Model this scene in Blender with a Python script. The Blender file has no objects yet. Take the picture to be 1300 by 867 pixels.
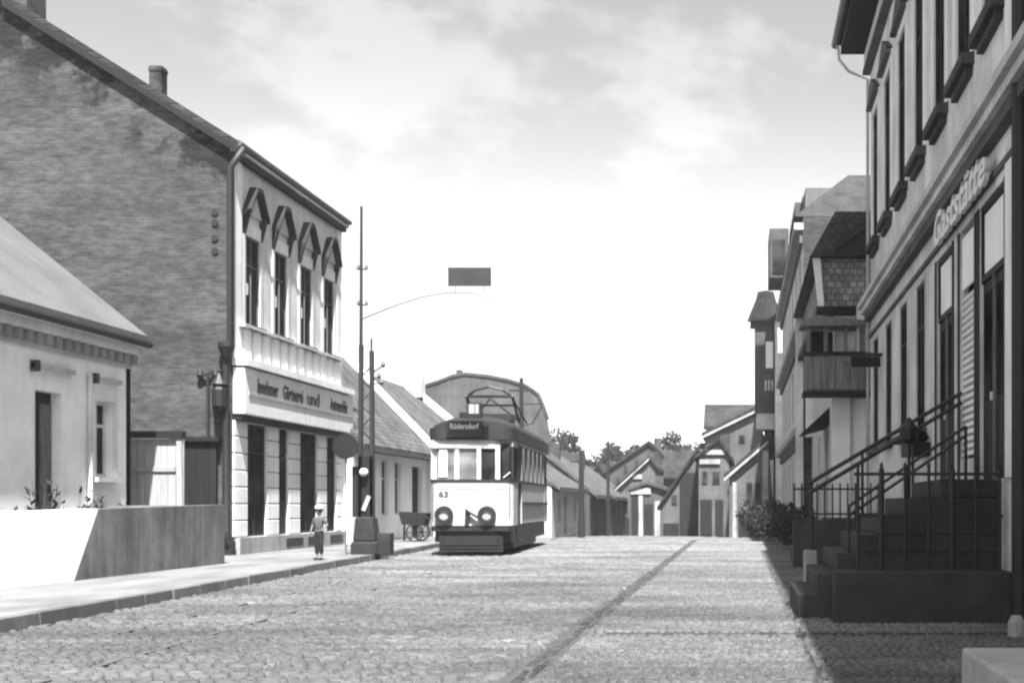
import bpy, math, random
import numpy as np
from mathutils import Vector, Matrix
random.seed(11)
rng = np.random.default_rng(11)
S = bpy.context.scene
COL = S.collection
R = math.radians

# ------------------------------------------------------------------ camera
FPX = 1650.0            # focal length in photograph pixels (photograph 1300 px wide)
CH = 1.3                # camera height
VX, VY = 940.0, 640.0   # vanishing point of the street
cam = bpy.data.cameras.new('camera')
camo = bpy.data.objects.new('camera', cam)
COL.objects.link(camo)
camo.location = (0, 0, CH)
camo.rotation_euler = (R(90), 0, 0)
cam.sensor_fit = 'HORIZONTAL'
cam.sensor_width = 36.0
cam.lens = 36.0 * FPX / 1300.0
cam.shift_x = -(VX - 650.0) / 1300.0
cam.shift_y = (VY - 433.5) / 1300.0
cam.clip_start = 0.1
cam.clip_end = 5000
S.camera = camo

def XX(px, Y): return (px - VX) / FPX * Y
def ZZ(py, Y): return CH + (VY - py) / FPX * Y

# ------------------------------------------------------------------ light and sky (black-and-white photograph: neutral light)
SUN_EL, SUN_AZ = R(60), R(12.5)      # sun behind the camera, a little to the right
sun_dir = Vector((math.sin(SUN_AZ) * math.cos(SUN_EL), -math.cos(SUN_AZ) * math.cos(SUN_EL), math.sin(SUN_EL)))
sl = bpy.data.lights.new('sun', 'SUN')
sl.energy = 4.9
sl.angle = R(0.9)
sl.color = (1.0, 0.995, 0.985)
so = bpy.data.objects.new('sun', sl)
COL.objects.link(so)
so.rotation_euler = (-sun_dir).to_track_quat('-Z', 'Y').to_euler()

W = bpy.data.worlds.new('World')
S.world = W
W.use_nodes = True
nt = W.node_tree
nt.nodes.clear()
def wn(t, **kw):
    n = nt.nodes.new(t)
    for k, v in kw.items(): setattr(n, k, v)
    return n
sky = wn('ShaderNodeTexSky', sky_type='NISHITA')
sky.sun_disc = False
sky.sun_elevation = SUN_EL
sky.sun_rotation = math.pi - SUN_AZ
sky.dust_density = 2.5
sky.air_density = 1.0
bw = wn('ShaderNodeRGBToBW')
nt.links.new(sky.outputs[0], bw.inputs[0])
tc = wn('ShaderNodeTexCoord')
mp = wn('ShaderNodeMapping')
mp.inputs['Scale'].default_value = (1.0, 1.0, 1.9)
mp.inputs['Location'].default_value = (0.35, 0.2, 0.55)
nt.links.new(tc.outputs['Generated'], mp.inputs[0])
cl = wn('ShaderNodeTexNoise')
cl.inputs['Scale'].default_value = 6.0
cl.inputs['Detail'].default_value = 9
cl.inputs['Roughness'].default_value = 0.58
nt.links.new(mp.outputs[0], cl.inputs['Vector'])
cr = wn('ShaderNodeMapRange')
cr.interpolation_type = 'SMOOTHSTEP'
cr.inputs[1].default_value = 0.49
cr.inputs[2].default_value = 0.62
cr.inputs[3].default_value = 0.0
cr.inputs[4].default_value = 1.0
nt.links.new(cl.outputs[0], cr.inputs[0])
mx = wn('ShaderNodeMath', operation='MULTIPLY_ADD')     # thin sunlit cloud adds to the clear sky
mx.inputs[1].default_value = 0.75
nt.links.new(cr.outputs[0], mx.inputs[0])
# pale haze thickening towards the horizon
sep = wn('ShaderNodeSeparateXYZ')
nt.links.new(tc.outputs['Generated'], sep.inputs[0])
hz = wn('ShaderNodeMapRange')
hz.interpolation_type = 'SMOOTHSTEP'
for i_, v_ in enumerate((0.0, 0.325, 1.0, 0.0)): hz.inputs[i_ + 1].default_value = v_
nt.links.new(sep.outputs[2], hz.inputs[0])
hm = wn('ShaderNodeMix', data_type='FLOAT')
nt.links.new(hz.outputs[0], hm.inputs[0])
nt.links.new(bw.outputs[0], hm.inputs[2])
hm.inputs[3].default_value = 6.2
nt.links.new(hm.outputs[0], mx.inputs[2])
bg = wn('ShaderNodeBackground')
bg.inputs['Strength'].default_value = 0.063
nt.links.new(mx.outputs[0], bg.inputs['Color'])
ow = wn('ShaderNodeOutputWorld')
nt.links.new(bg.outputs[0], ow.inputs[0])

S.view_settings.view_transform = 'Standard'
S.view_settings.look = 'None'
S.view_settings.gamma = 1.0
S.view_settings.use_curve_mapping = False
S.view_settings.exposure = 2.1
try:
    S.cycles.filter_width = 2.3
    S.cycles.max_bounces = 6
except Exception:
    pass

# ------------------------------------------------------------------ materials (all neutral greys)
def base_mat(name):
    m = bpy.data.materials.new(name)
    m.use_nodes = True
    n = m.node_tree
    b = n.nodes['Principled BSDF']
    return m, n, b
def N(n, t, **kw):
    x = n.nodes.new(t)
    for k, v in kw.items(): setattr(x, k, v)
    return x
def math_n(n, op, a, b=None):
    x = N(n, 'ShaderNodeMath', operation=op)
    for i, q in enumerate((a, b)):
        if q is None: continue
        if isinstance(q, (int, float)): x.inputs[i].default_value = q
        else: n.links.new(q, x.inputs[i])
    return x.outputs[0]
def maprange(n, s, a, b, c, d, smooth=False):
    x = N(n, 'ShaderNodeMapRange')
    if smooth: x.interpolation_type = 'SMOOTHSTEP'
    n.links.new(s, x.inputs[0])
    for i, v in enumerate((a, b, c, d)): x.inputs[i + 1].default_value = v
    return x.outputs[0]
def noise(n, vec, scale, detail=5, rough=0.6):
    x = N(n, 'ShaderNodeTexNoise')
    x.inputs['Scale'].default_value = scale
    x.inputs['Detail'].default_value = detail
    x.inputs['Roughness'].default_value = rough
    n.links.new(vec, x.inputs['Vector'])
    return x.outputs[0]
def pos(n, scale=(1, 1, 1)):
    g = N(n, 'ShaderNodeNewGeometry')
    m = N(n, 'ShaderNodeMapping')
    m.inputs['Scale'].default_value = scale
    n.links.new(g.outputs['Position'], m.inputs[0])
    return m.outputs[0]
def grey_out(n, b, val):
    c = N(n, 'ShaderNodeCombineColor')
    for i in range(3): n.links.new(val, c.inputs[i])
    n.links.new(c.outputs[0], b.inputs['Base Color'])
def bump(n, b, h, strength, dist):
    x = N(n, 'ShaderNodeBump')
    x.inputs['Strength'].default_value = strength
    x.inputs['Distance'].default_value = dist
    n.links.new(h, x.inputs['Height'])
    n.links.new(x.outputs[0], b.inputs['Normal'])

def mat(name, v, rough=0.85, var=0.22, scale=1.4, fine=0.15, fscale=30, bmp=0.25, bdist=0.02, spec=0.2, stretch=(1, 1, 1), metal=0.0, rnd=0.0):
    m, n, b = base_mat(name)
    p = pos(n, stretch)
    a = maprange(n, noise(n, p, scale, 6, 0.62), 0.3, 0.7, 1 - var, 1 + var)
    p2 = pos(n)
    fn = noise(n, p2, fscale, 4, 0.7)
    c = maprange(n, fn, 0.3, 0.7, 1 - fine, 1 + fine)
    val = math_n(n, 'MULTIPLY', math_n(n, 'MULTIPLY', a, c), v)
    if rnd:
        oi = N(n, 'ShaderNodeObjectInfo')
        val = math_n(n, 'MULTIPLY', val, maprange(n, oi.outputs['Random'], 0, 1, 1 - rnd, 1 + rnd))
    grey_out(n, b, val)
    b.inputs['Roughness'].default_value = rough
    b.inputs['Specular IOR Level'].default_value = spec
    b.inputs['Metallic'].default_value = metal
    if bmp: bump(n, b, fn, bmp, bdist)
    return m

def plaster(name, v, dirt=0.35, streak=0.2, base_dirt=None):
    """plaster with vertical rain streaks and blotches"""
    m, n, b = base_mat(name)
    p1 = pos(n, (1, 1, 1))
    p2 = pos(n, (3.5, 3.5, 0.35))
    blot = maprange(n, noise(n, p1, 0.9, 8, 0.66), 0.38, 0.66, 1 - dirt, 1.05)
    st = maprange(n, noise(n, p2, 1.5, 5, 0.6), 0.35, 0.65, 1 - streak, 1.04)
    fn = noise(n, p1, 26, 5, 0.75)
    fi = maprange(n, fn, 0.3, 0.7, 0.86, 1.12)
    val = math_n(n, 'MULTIPLY', math_n(n, 'MULTIPLY', blot, st), math_n(n, 'MULTIPLY', fi, v))
    grey_out(n, b, val)
    b.inputs['Roughness'].default_value = 0.92
    b.inputs['Specular IOR Level'].default_value = 0.12
    bump(n, b, fn, 0.35, 0.025)
    return m

def brick_mat(name, v, axis='xz', rake=None, mortar=1.06, bw_=0.25, rh=0.077):
    m, n, b = base_mat(name)
    g = N(n, 'ShaderNodeNewGeometry')
    sx = N(n, 'ShaderNodeSeparateXYZ')
    n.links.new(g.outputs['Position'], sx.inputs[0])
    cb = N(n, 'ShaderNodeCombineXYZ')
    n.links.new(sx.outputs['X' if axis[0] == 'x' else 'Y'], cb.inputs[0])
    n.links.new(sx.outputs['Z'], cb.inputs[1])
    br = N(n, 'ShaderNodeTexBrick')
    br.inputs['Scale'].default_value = 1.0
    br.inputs['Brick Width'].default_value = bw_
    br.inputs['Row Height'].default_value = rh
    br.inputs['Mortar Size'].default_value = 0.009
    br.inputs['Mortar Smooth'].default_value = 0.4
    br.inputs['Bias'].default_value = 0.0
    br.inputs['Color1'].default_value = (0.86, 0.86, 0.86, 1)
    br.inputs['Color2'].default_value = (1.12, 1.12, 1.12, 1)
    br.inputs['Mortar'].default_value = (mortar, mortar, mortar, 1)
    n.links.new(cb.outputs[0], br.inputs['Vector'])
    tb = N(n, 'ShaderNodeRGBToBW')
    n.links.new(br.outputs['Color'], tb.inputs[0])
    p = pos(n, (0.6, 0.6, 1.7))
    big = maprange(n, noise(n, p, 0.55, 8, 0.68), 0.36, 0.66, 0.68, 1.25)
    mid = maprange(n, noise(n, pos(n, (1.0, 1.0, 3.2)), 3.2, 8, 0.78), 0.36, 0.64, 0.6, 1.36)
    val = math_n(n, 'MULTIPLY', math_n(n, 'MULTIPLY', big, mid), math_n(n, 'MULTIPLY', tb.outputs[0], v))
    if rake:
        # soot stains that hang in patches below the verge: distance below the line z = a + s*x
        a, s = rake
        line = math_n(n, 'ADD', math_n(n, 'MULTIPLY', sx.outputs['X'], s), a)
        d = math_n(n, 'SUBTRACT', line, sx.outputs['Z'])
        near = maprange(n, d, 0.5, 2.0, 1.0, 0.0, True)
        patch = maprange(n, noise(n, pos(n, (1, 1, 1)), 0.62, 7, 0.65), 0.47, 0.55, 0.0, 1.0, True)
        stain = maprange(n, math_n(n, 'MULTIPLY', near, patch), 0, 0.8, 1.0, 0.33)
        val = math_n(n, 'MULTIPLY', val, stain)
    grey_out(n, b, val)
    b.inputs['Roughness'].default_value = 0.95
    b.inputs['Specular IOR Level'].default_value = 0.1
    fn = noise(n, pos(n), 35, 4, 0.7)
    h = math_n(n, 'ADD', math_n(n, 'MULTIPLY', br.outputs['Fac'], -1.0), math_n(n, 'MULTIPLY', fn, 0.5))
    bump(n, b, h, 0.6, 0.012)
    return m

def tile_mat(name, v, axis='Y', slope=1.3):
    """pantile rows: courses up the slope, columns along the eave"""
    m, n, b = base_mat(name)
    g = N(n, 'ShaderNodeNewGeometry')
    sx = N(n, 'ShaderNodeSeparateXYZ')
    n.links.new(g.outputs['Position'], sx.inputs[0])
    cb = N(n, 'ShaderNodeCombineXYZ')
    n.links.new(sx.outputs[axis], cb.inputs[0])
    n.links.new(math_n(n, 'MULTIPLY', sx.outputs['Z'], slope), cb.inputs[1])
    br = N(n, 'ShaderNodeTexBrick')
    br.inputs['Scale'].default_value = 1.0
    br.inputs['Brick Width'].default_value = 0.18
    br.inputs['Row Height'].default_value = 0.2
    br.inputs['Mortar Size'].default_value = 0.02
    br.inputs['Mortar Smooth'].default_value = 0.8
    br.inputs['Color1'].default_value = (0.75, 0.75, 0.75, 1)
    br.inputs['Color2'].default_value = (1.25, 1.25, 1.25, 1)
    br.inputs['Mortar'].default_value = (0.6, 0.6, 0.6, 1)
    n.links.new(cb.outputs[0], br.inputs['Vector'])
    tb = N(n, 'ShaderNodeRGBToBW')
    n.links.new(br.outputs['Color'], tb.inputs[0])
    big = maprange(n, noise(n, pos(n), 0.9, 8, 0.7), 0.34, 0.68, 0.55, 1.45)
    mid = maprange(n, noise(n, pos(n), 6, 4, 0.7), 0.3, 0.7, 0.75, 1.25)
    val = math_n(n, 'MULTIPLY', math_n(n, 'MULTIPLY', big, mid), math_n(n, 'MULTIPLY', tb.outputs[0], v))
    grey_out(n, b, val)
    b.inputs['Roughness'].default_value = 0.9
    b.inputs['Specular IOR Level'].default_value = 0.15
    h = math_n(n, 'MULTIPLY', br.outputs['Fac'], -1.0)
    bump(n, b, h, 0.8, 0.04)
    return m

def stone_mat(name, v, rough=0.85):
    """setts: a tone of its own for each stone (attribute) plus grain and a paler tone farther off"""
    m, n, b = base_mat(name)
    at = N(n, 'ShaderNodeAttribute')
    at.attribute_name = 'tone'
    big = maprange(n, noise(n, pos(n, (0.45, 1.0, 1)), 0.55, 8, 0.68), 0.36, 0.66, 0.6, 1.3)
    fn = noise(n, pos(n), 55, 4, 0.7)
    fi = maprange(n, fn, 0.3, 0.7, 0.75, 1.22)
    # the paving gets paler towards the crest of the street
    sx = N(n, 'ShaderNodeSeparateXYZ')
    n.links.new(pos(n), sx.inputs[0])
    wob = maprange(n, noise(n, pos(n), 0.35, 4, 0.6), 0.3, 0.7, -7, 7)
    far_tone = maprange(n, math_n(n, 'ADD', sx.outputs['Y'], wob), 13, 40, 1.0, 1.75 if v < .12 else 1.0, True)
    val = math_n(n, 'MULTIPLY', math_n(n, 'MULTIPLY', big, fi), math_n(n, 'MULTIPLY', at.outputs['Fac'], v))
    val = math_n(n, 'MULTIPLY', val, far_tone)
    grey_out(n, b, val)
    b.inputs['Roughness'].default_value = rough
    b.inputs['Specular IOR Level'].default_value = 0.25
    bump(n, b, fn, 0.4, 0.008)
    return m

def glass_mat(name, v, rough, spec):
    m, n, b = base_mat(name)
    val = math_n(n, 'MULTIPLY', maprange(n, noise(n, pos(n), 1.3, 3, 0.5), 0.35, 0.65, 0.4, 1.7), v)
    grey_out(n, b, val)
    b.inputs['Roughness'].default_value = rough
    b.inputs['Specular IOR Level'].default_value = spec
    return m

M = {}
M['white'] = plaster('white_paint', 0.72, 0.14, 0.10)
M['white_wall'] = plaster('white_plaster', 0.88, 0.14, 0.03)
M['pale'] = plaster('pale_plaster', 0.52, 0.25, 0.15)
M['grey_plaster'] = plaster('grey_plaster', 0.33, 0.3, 0.2)
M['dark_plaster'] = plaster('dark_plaster', 0.075, 0.35, 0.25)
M['stucco'] = plaster('grey_stucco', 0.68, 0.32, 0.18)
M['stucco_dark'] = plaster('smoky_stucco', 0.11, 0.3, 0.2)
M['render'] = plaster('shadowed_render', 0.19, 0.45, 0.35)  # darker colour for the shadow painted on the garden wall
M['far_pale'] = plaster('dusty_pale_plaster', 0.42, 0.45, 0.35)
M['barn'] = plaster('sooty_render', 0.085, 0.35, 0.2)
M['facade'] = plaster('facade_plaster', 0.6, 0.22, 0.12)
M['brick'] = brick_mat('gable_brick', 0.056, 'xz', rake=(13.0 + 17.2 * -0.63 , -0.63))
M['brick_s'] = brick_mat('sooty_brick', 0.045, 'xz')
M['brick_y'] = brick_mat('side_brick', 0.10, 'yz')
M['slate'] = tile_mat('slate_tile', 0.028)
M['tile'] = tile_mat('old_roof_tile', 0.075)
M['tile_x'] = tile_mat('old_roof_tile_front', 0.03, 'X')
M['tile_pale'] = tile_mat('weathered_tile', 0.2, 'X')
M['felt'] = mat('grey_roofing_felt', 0.085, var=0.16, scale=0.9, fine=0.2, fscale=18, bmp=0.3)
M['soot'] = mat('sooty_slate', 0.02, var=0.4, scale=3, fine=0.3, fscale=20)
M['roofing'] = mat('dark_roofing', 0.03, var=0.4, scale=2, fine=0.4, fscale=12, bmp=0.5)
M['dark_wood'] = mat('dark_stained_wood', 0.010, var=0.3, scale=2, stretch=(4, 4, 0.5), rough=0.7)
M['wood'] = mat('weathered_wood', 0.26, var=0.3, scale=2, stretch=(5, 5, 0.4), fine=0.2)
M['mid_wood'] = mat('brown_timber', 0.13, var=0.45, scale=3, stretch=(5, 5, 0.6), fine=0.25)
M['iron'] = mat('black_iron', 0.012, rough=0.55, var=0.2, spec=0.35)
M['zinc'] = mat('dull_zinc', 0.09, rough=0.6, var=0.25, spec=0.3)
M['steel'] = mat('worn_rail_steel', 0.065, rough=0.6, var=0.3)
M['glass'] = glass_mat('dark_window_glass', 0.022, 0.5, 0.0)
M['tram_glass'] = glass_mat('tram_window_glass', 0.11, 0.15, 0.4)
M['blind'] = mat('white_blind', 0.72, var=0.06, fine=0.05, bmp=0.05)
M['tram_cream'] = mat('cream_tram_paint', 0.36, rough=0.45, var=0.2, scale=2, fine=0.04, bmp=0.03, spec=0.4)
M['tram_grey'] = mat('grey_tram_paint', 0.3, rough=0.5, var=0.14, scale=2, fine=0.06, bmp=0.04, spec=0.35)
M['tram_side'] = mat('dull_tram_post_paint', 0.12, rough=0.5, var=0.2, scale=2)
M['tram_dark'] = mat('dark_tram_paint', 0.012, rough=0.5, var=0.3, scale=2, spec=0.35)
M['tram_roof'] = mat('tarred_tram_roof', 0.014, rough=0.7, var=0.3, scale=3, spec=0.3)
M['lens'] = mat('lamp_lens', 0.25, rough=0.2, var=0.05, fine=0.02, bmp=0.0, spec=0.6)
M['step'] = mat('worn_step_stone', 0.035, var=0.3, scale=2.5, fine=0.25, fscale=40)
M['kerb'] = mat('granite_kerb', 0.085, var=0.25, scale=3, fine=0.25, fscale=60, rnd=0.2)
M['lightstone'] = mat('pale_dressed_stone', 0.33, var=0.2, scale=3, fine=0.2, fscale=50)
M['pave'] = mat('trodden_pavement', 0.125, var=0.4, scale=0.9, fine=0.25, fscale=35, bmp=0.5, stretch=(1, 0.5, 1))
M['earth'] = mat('earth', 0.22, var=0.3, scale=0.4, fine=0.25, fscale=20, bmp=0.6)
M['road'] = mat('road_bed', 0.045, var=0.3, scale=0.5, fine=0.4, fscale=9, bmp=0.8, bdist=0.05)
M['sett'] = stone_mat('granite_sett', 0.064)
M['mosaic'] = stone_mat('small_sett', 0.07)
M['pale_sett'] = stone_mat('pale_house_side_sett', 0.12)  # paler colour on the house side lightens the ground lying in shade
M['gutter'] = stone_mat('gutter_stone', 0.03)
M['leaf'] = mat('foliage', 0.016, var=0.4, scale=0.7, fine=0.4, fscale=6, bmp=0.0, rnd=0.2)
M['bark'] = mat('bark', 0.06, var=0.3, fscale=14)
M['skin'] = mat('skin', 0.14, var=0.05, fine=0.03, bmp=0.0, rough=0.6)
M['shirt'] = mat('grey_cloth', 0.07, var=0.15, scale=9, fine=0.15, fscale=60)
M['trousers'] = mat('dark_cloth', 0.015, var=0.2, scale=9, fine=0.2, fscale=60)
M['cap'] = mat('white_cloth', 0.42, var=0.06, scale=9, fine=0.06, fscale=60)
M['shoe'] = mat('worn_leather', 0.03, rough=0.6, var=0.2)
M['letter'] = mat('letter_paint', 0.06, var=0.1, fine=0.05, bmp=0.0)
M['letter_white'] = mat('white_letter_enamel', 0.5, rough=0.4, var=0.05, fine=0.02, bmp=0.0)
M['grey_panel'] = mat('grey_enamel_panel', 0.026, rough=0.6, var=0.25, scale=3)
M['panel'] = mat('dark_enamel_panel', 0.010, rough=0.6, var=0.25, scale=3)

# ------------------------------------------------------------------ object helpers
WL = {}     # world position of each object's origin, used while building

def tag(o, label=None, cat=None, group=None, kind=None):
    if label: o['label'] = label
    if cat: o['category'] = cat
    if group: o['group'] = group
    if kind: o['kind'] = kind
    return o

def thing(name, label, cat, loc=(0, 0, 0), group=None):
    o = bpy.data.objects.new(name, None)
    o.empty_display_size = 0.3
    COL.objects.link(o)
    o.location = loc
    WL[o.name] = Vector(loc)
    return tag(o, label, cat, group)

def copy_tree(o, parent=None):
    c = o.copy()
    COL.objects.link(c)
    if parent is not None: c.parent = parent
    for ch in o.children: copy_tree(ch, c)
    return c

class MB:
    def __init__(self): self.v = []; self.f = []
    def add(self, vs, fs):
        k = len(self.v)
        self.v += [tuple(p) for p in vs]
        self.f += [tuple(i + k for i in q) for q in fs]
        return self
    def box(self, x0, x1, y0, y1, z0, z1):
        if x0 > x1: x0, x1 = x1, x0
        if y0 > y1: y0, y1 = y1, y0
        if z0 > z1: z0, z1 = z1, z0
        return self.add([(x0, y0, z0), (x1, y0, z0), (x1, y1, z0), (x0, y1, z0), (x0, y0, z1), (x1, y0, z1), (x1, y1, z1), (x0, y1, z1)],
                        [(0, 3, 2, 1), (4, 5, 6, 7), (0, 1, 5, 4), (1, 2, 6, 5), (2, 3, 7, 6), (3, 0, 4, 7)])
    def prism(self, pts, d):
        pts = [Vector(p) for p in pts]; d = Vector(d); n = len(pts)
        return self.add(pts + [p + d for p in pts],
                        [tuple(range(n))[::-1], tuple(range(n, 2 * n))] + [(i, (i + 1) % n, n + (i + 1) % n, n + i) for i in range(n)])
    def bar(self, p, q, w, h=None, up=(0, 0, 1)):
        p = Vector(p); q = Vector(q); h = h or w
        d = (q - p).normalized(); u = Vector(up)
        if abs(d.dot(u)) > 0.98: u = Vector((1, 0, 0))
        s = d.cross(u).normalized(); t = s.cross(d)
        s = s * w / 2; t = t * h / 2
        return self.prism([p - s - t, p + s - t, p + s + t, p - s + t], q - p)
    def tube(self, pts, r, n=8):
        pts = [Vector(p) for p in pts]; m = len(pts)
        rs = r if isinstance(r, (list, tuple)) else [r] * m
        ring = []; u = None
        for i, p in enumerate(pts):
            d = (pts[min(i + 1, m - 1)] - pts[max(i - 1, 0)]).normalized()
            if u is None:
                u = d.cross(Vector((0, 0, 1)))
                if u.length < 0.05: u = d.cross(Vector((1, 0, 0)))
            u = (u - d * u.dot(d)).normalized(); w = d.cross(u)
            ring += [p + (u * math.cos(2 * math.pi * k / n) + w * math.sin(2 * math.pi * k / n)) * rs[i] for k in range(n)]
        f = []
        for i in range(m - 1):
            for k in range(n):
                f.append((i * n + k, i * n + (k + 1) % n, (i + 1) * n + (k + 1) % n, (i + 1) * n + k))
        f += [tuple(range(n))[::-1], tuple(range((m - 1) * n, m * n))]
        return self.add(ring, f)
    def lathe(self, prof, c, n=12, axis='Z'):
        c = Vector(c); vs = []
        for r, h in prof:
            for k in range(n):
                a = 2 * math.pi * k / n
                x, y = r * math.cos(a), r * math.sin(a)
                vs.append(c + (Vector((x, y, h)) if axis == 'Z' else Vector((x, h, y)) if axis == 'Y' else Vector((h, x, y))))
        f = []; m = len(prof)
        for i in range(m - 1):
            for k in range(n):
                f.append((i * n + k, i * n + (k + 1) % n, (i + 1) * n + (k + 1) % n, (i + 1) * n + k))
        f += [tuple(range(n))[::-1], tuple(range((m - 1) * n, m * n))]
        return self.add(vs, f)
    def fbox(self, F, u0, u1, z0, z1, d0, d1):
        a = [F.P(u, z, d) for d in (d0, d1) for (u, z) in ((u0, z0), (u1, z0), (u1, z1), (u0, z1))]
        return self.add(a, [(0, 1, 2, 3), (7, 6, 5, 4), (0, 4, 5, 1), (1, 5, 6, 2), (2, 6, 7, 3), (3, 7, 4, 0)])
    def build(self, name, m, parent=None, smooth=False, bevel=0.0):
        vs = np.array(self.v, dtype=float)
        lo = vs.min(0); hi = vs.max(0)
        org = Vector(((lo[0] + hi[0]) / 2, (lo[1] + hi[1]) / 2, lo[2]))
        me = bpy.data.meshes.new(name)
        me.from_pydata((vs - np.array(org)).tolist(), [], self.f)
        me.materials.append(m)
        if smooth:
            for p in me.polygons: p.use_smooth = True
        me.update()
        o = bpy.data.objects.new(name, me)
        COL.objects.link(o)
        WL[o.name] = org
        if parent is not None:
            o.parent = parent
            o.location = org - WL[parent.name]
        else:
            o.location = org
        if bevel:
            b = o.modifiers.new('bevel', 'BEVEL'); b.width = bevel; b.segments = 2; b.limit_method = 'ANGLE'
        return o

class Fr:
    """a wall plane: u runs along it, z up, d into the wall (negative d stands proud)"""
    def __init__(self, o, u, n):
        self.o = Vector(o); self.u = Vector(u).normalized(); self.n = Vector(n).normalized()
    def P(self, u, z, d=0.0): return self.o + self.u * u + Vector((0, 0, z)) - self.n * d

def wall(mb, F, u0, u1, z0, z1, holes=(), depth=0.25):
    us = sorted({u0, u1} | {min(max(h[i], u0), u1) for h in holes for i in (0, 1)})
    zs = sorted({z0, z1} | {min(max(h[i], z0), z1) for h in holes for i in (2, 3)})
    for i in range(len(us) - 1):
        for j in range(len(zs) - 1):
            cu, cz = (us[i] + us[i + 1]) / 2, (zs[j] + zs[j + 1]) / 2
            if any(h[0] < cu < h[1] and h[2] < cz < h[3] for h in holes): continue
            mb.add([F.P(us[i], zs[j]), F.P(us[i + 1], zs[j]), F.P(us[i + 1], zs[j + 1]), F.P(us[i], zs[j + 1])], [(0, 1, 2, 3)])
    for (a, b, c, d) in holes:
        q = [(a, c), (b, c), (b, d), (a, d)]
        for k in range(4):
            p, r = q[k], q[(k + 1) % 4]
            mb.add([F.P(*p), F.P(*r), F.P(*r, depth), F.P(*p, depth)], [(0, 1, 2, 3)])
    return mb

def window(parent, F, u0, u1, z0, z1, nu=2, zs=(0.68,), rec=0.14, fw=0.06, mf=None, mg=None, sill=None, casing=None, name='window', split=True, ms=None, mc=None, cp=.05, pd=.03):
    mf = mf or M['white']; mg = mg or M['glass']
    b = MB()
    us = [u0 + (u1 - u0) * k / nu for k in range(nu + 1)]
    zz = [z0] + [z0 + (z1 - z0) * q for q in zs] + [z1]
    for k, u in enumerate(us):
        h = fw if 0 < k < nu else fw * 1.2
        a0 = u if k == 0 else u - h if k == nu else u - h / 2
        b.fbox(F, a0, a0 + h, z0, z1, rec, rec + 0.07)
    for k, z in enumerate(zz):
        h = fw if 0 < k < len(zz) - 1 else fw * 1.2
        a0 = z if k == 0 else z - h if k == len(zz) - 1 else z - h / 2
        for i in range(nu):
            b.fbox(F, us[i] + fw * (1.2 if i == 0 else .5) , us[i + 1] - fw * (1.2 if i == nu - 1 else .5), a0, a0 + h, rec + 0.004, rec + 0.066)
    w = b.build(name, mf, parent)
    if split:
        for i in range(nu):
            for j in range(len(zz) - 1):
                MB().fbox(F, us[i] + fw * .4, us[i + 1] - fw * .4, zz[j] + fw * .4, zz[j + 1] - fw * .4, rec + pd, rec + pd + .015).build('pane', mg, w)
    else:
        MB().fbox(F, u0 + .02, u1 - .02, z0 + .02, z1 - .02, rec + pd, rec + pd + .015).build('pane', mg, w)
    if sill:
        MB().fbox(F, u0 - .1, u1 + .1, z0 - sill, z0 - .003, -0.16, 0.02).build('sill', ms or M['zinc'], w)
    if casing:
        c = MB(); k = casing
        c.fbox(F, u0 - k, u0 - .003, z0, z1, -cp, 0.05)
        c.fbox(F, u1 + .003, u1 + k, z0, z1, -cp, 0.05)
        c.fbox(F, u0 - k, u1 + k, z1 + .003, z1 + k, -cp - .004, 0.05)
        c.build('casing', mc or M['white'], w)
    return w

def text(body, size, F, u, z, d, m, parent, name='lettering', depth=0.01, shear=0.0, flip=1, width=None):
    cu = bpy.data.curves.new(name, 'FONT')
    cu.body = body; cu.size = size; cu.extrude = depth; cu.shear = shear
    cu.align_x = 'CENTER'; cu.align_y = 'CENTER'
    cu.resolution_u = 3; cu.offset = size * .022
    t = bpy.data.objects.new(name, cu)
    COL.objects.link(t)
    bpy.context.view_layer.update()
    dg = bpy.context.evaluated_depsgraph_get()
    me = bpy.data.meshes.new_from_object(t.evaluated_get(dg))
    bpy.data.objects.remove(t)
    co = np.array([v.co for v in me.vertices])
    sx = 1.0
    if width: sx = width / (co[:, 0].max() - co[:, 0].min())
    o = bpy.data.objects.new(name, me)
    COL.objects.link(o)
    me.materials.clear(); me.materials.append(m)
    right = F.u * flip
    mw = Matrix.Identity(4)
    P = F.P(u, z, d)
    for i, v in enumerate(me.vertices):
        x, y, zz = v.co
        v.co = right * (x * sx) + Vector((0, 0, 1)) * y + F.n * zz
    WL[o.name] = P
    o.parent = parent
    o.location = P - WL[parent.name]
    return o

def structure(name, mb, m, **kw):
    o = mb.build(name, m, **kw)
    o['kind'] = 'structure'
    return o

# ------------------------------------------------------------------ ground, road, pavements
def gz(Y): return 0.0 if Y < 48 else -0.02 * (Y - 48) if Y < 160 else -2.24
def kerb_x(Y): return -7.6 - 0.061 * (Y - 13.4)

ys = [-60, 0, 20, 48, 60, 80, 110, 160, 400, 1500, 4000]
g = MB()
for i in range(len(ys) - 1):
    a, b = ys[i], ys[i + 1]
    g.add([(-4000, a, gz(a) - .08), (4000, a, gz(a) - .08), (4000, b, gz(b) - .08), (-4000, b, gz(b) - .08)], [(0, 1, 2, 3)])
structure('ground', g, M['earth'])
g = MB()
rys = [-30, 0, 13.4, 30, 48, 60, 75, 90, 110]
for i in range(len(rys) - 1):
    a, b = rys[i], rys[i + 1]
    xr = lambda y: 3.4
    g.add([(kerb_x(a) - .05, a, gz(a) - .035), (xr(a), a, gz(a) - .035), (xr(b), b, gz(b) - .035), (kerb_x(b) - .05, b, gz(b) - .035)], [(0, 1, 2, 3)])
road = structure('road', g, M['road'])

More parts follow.
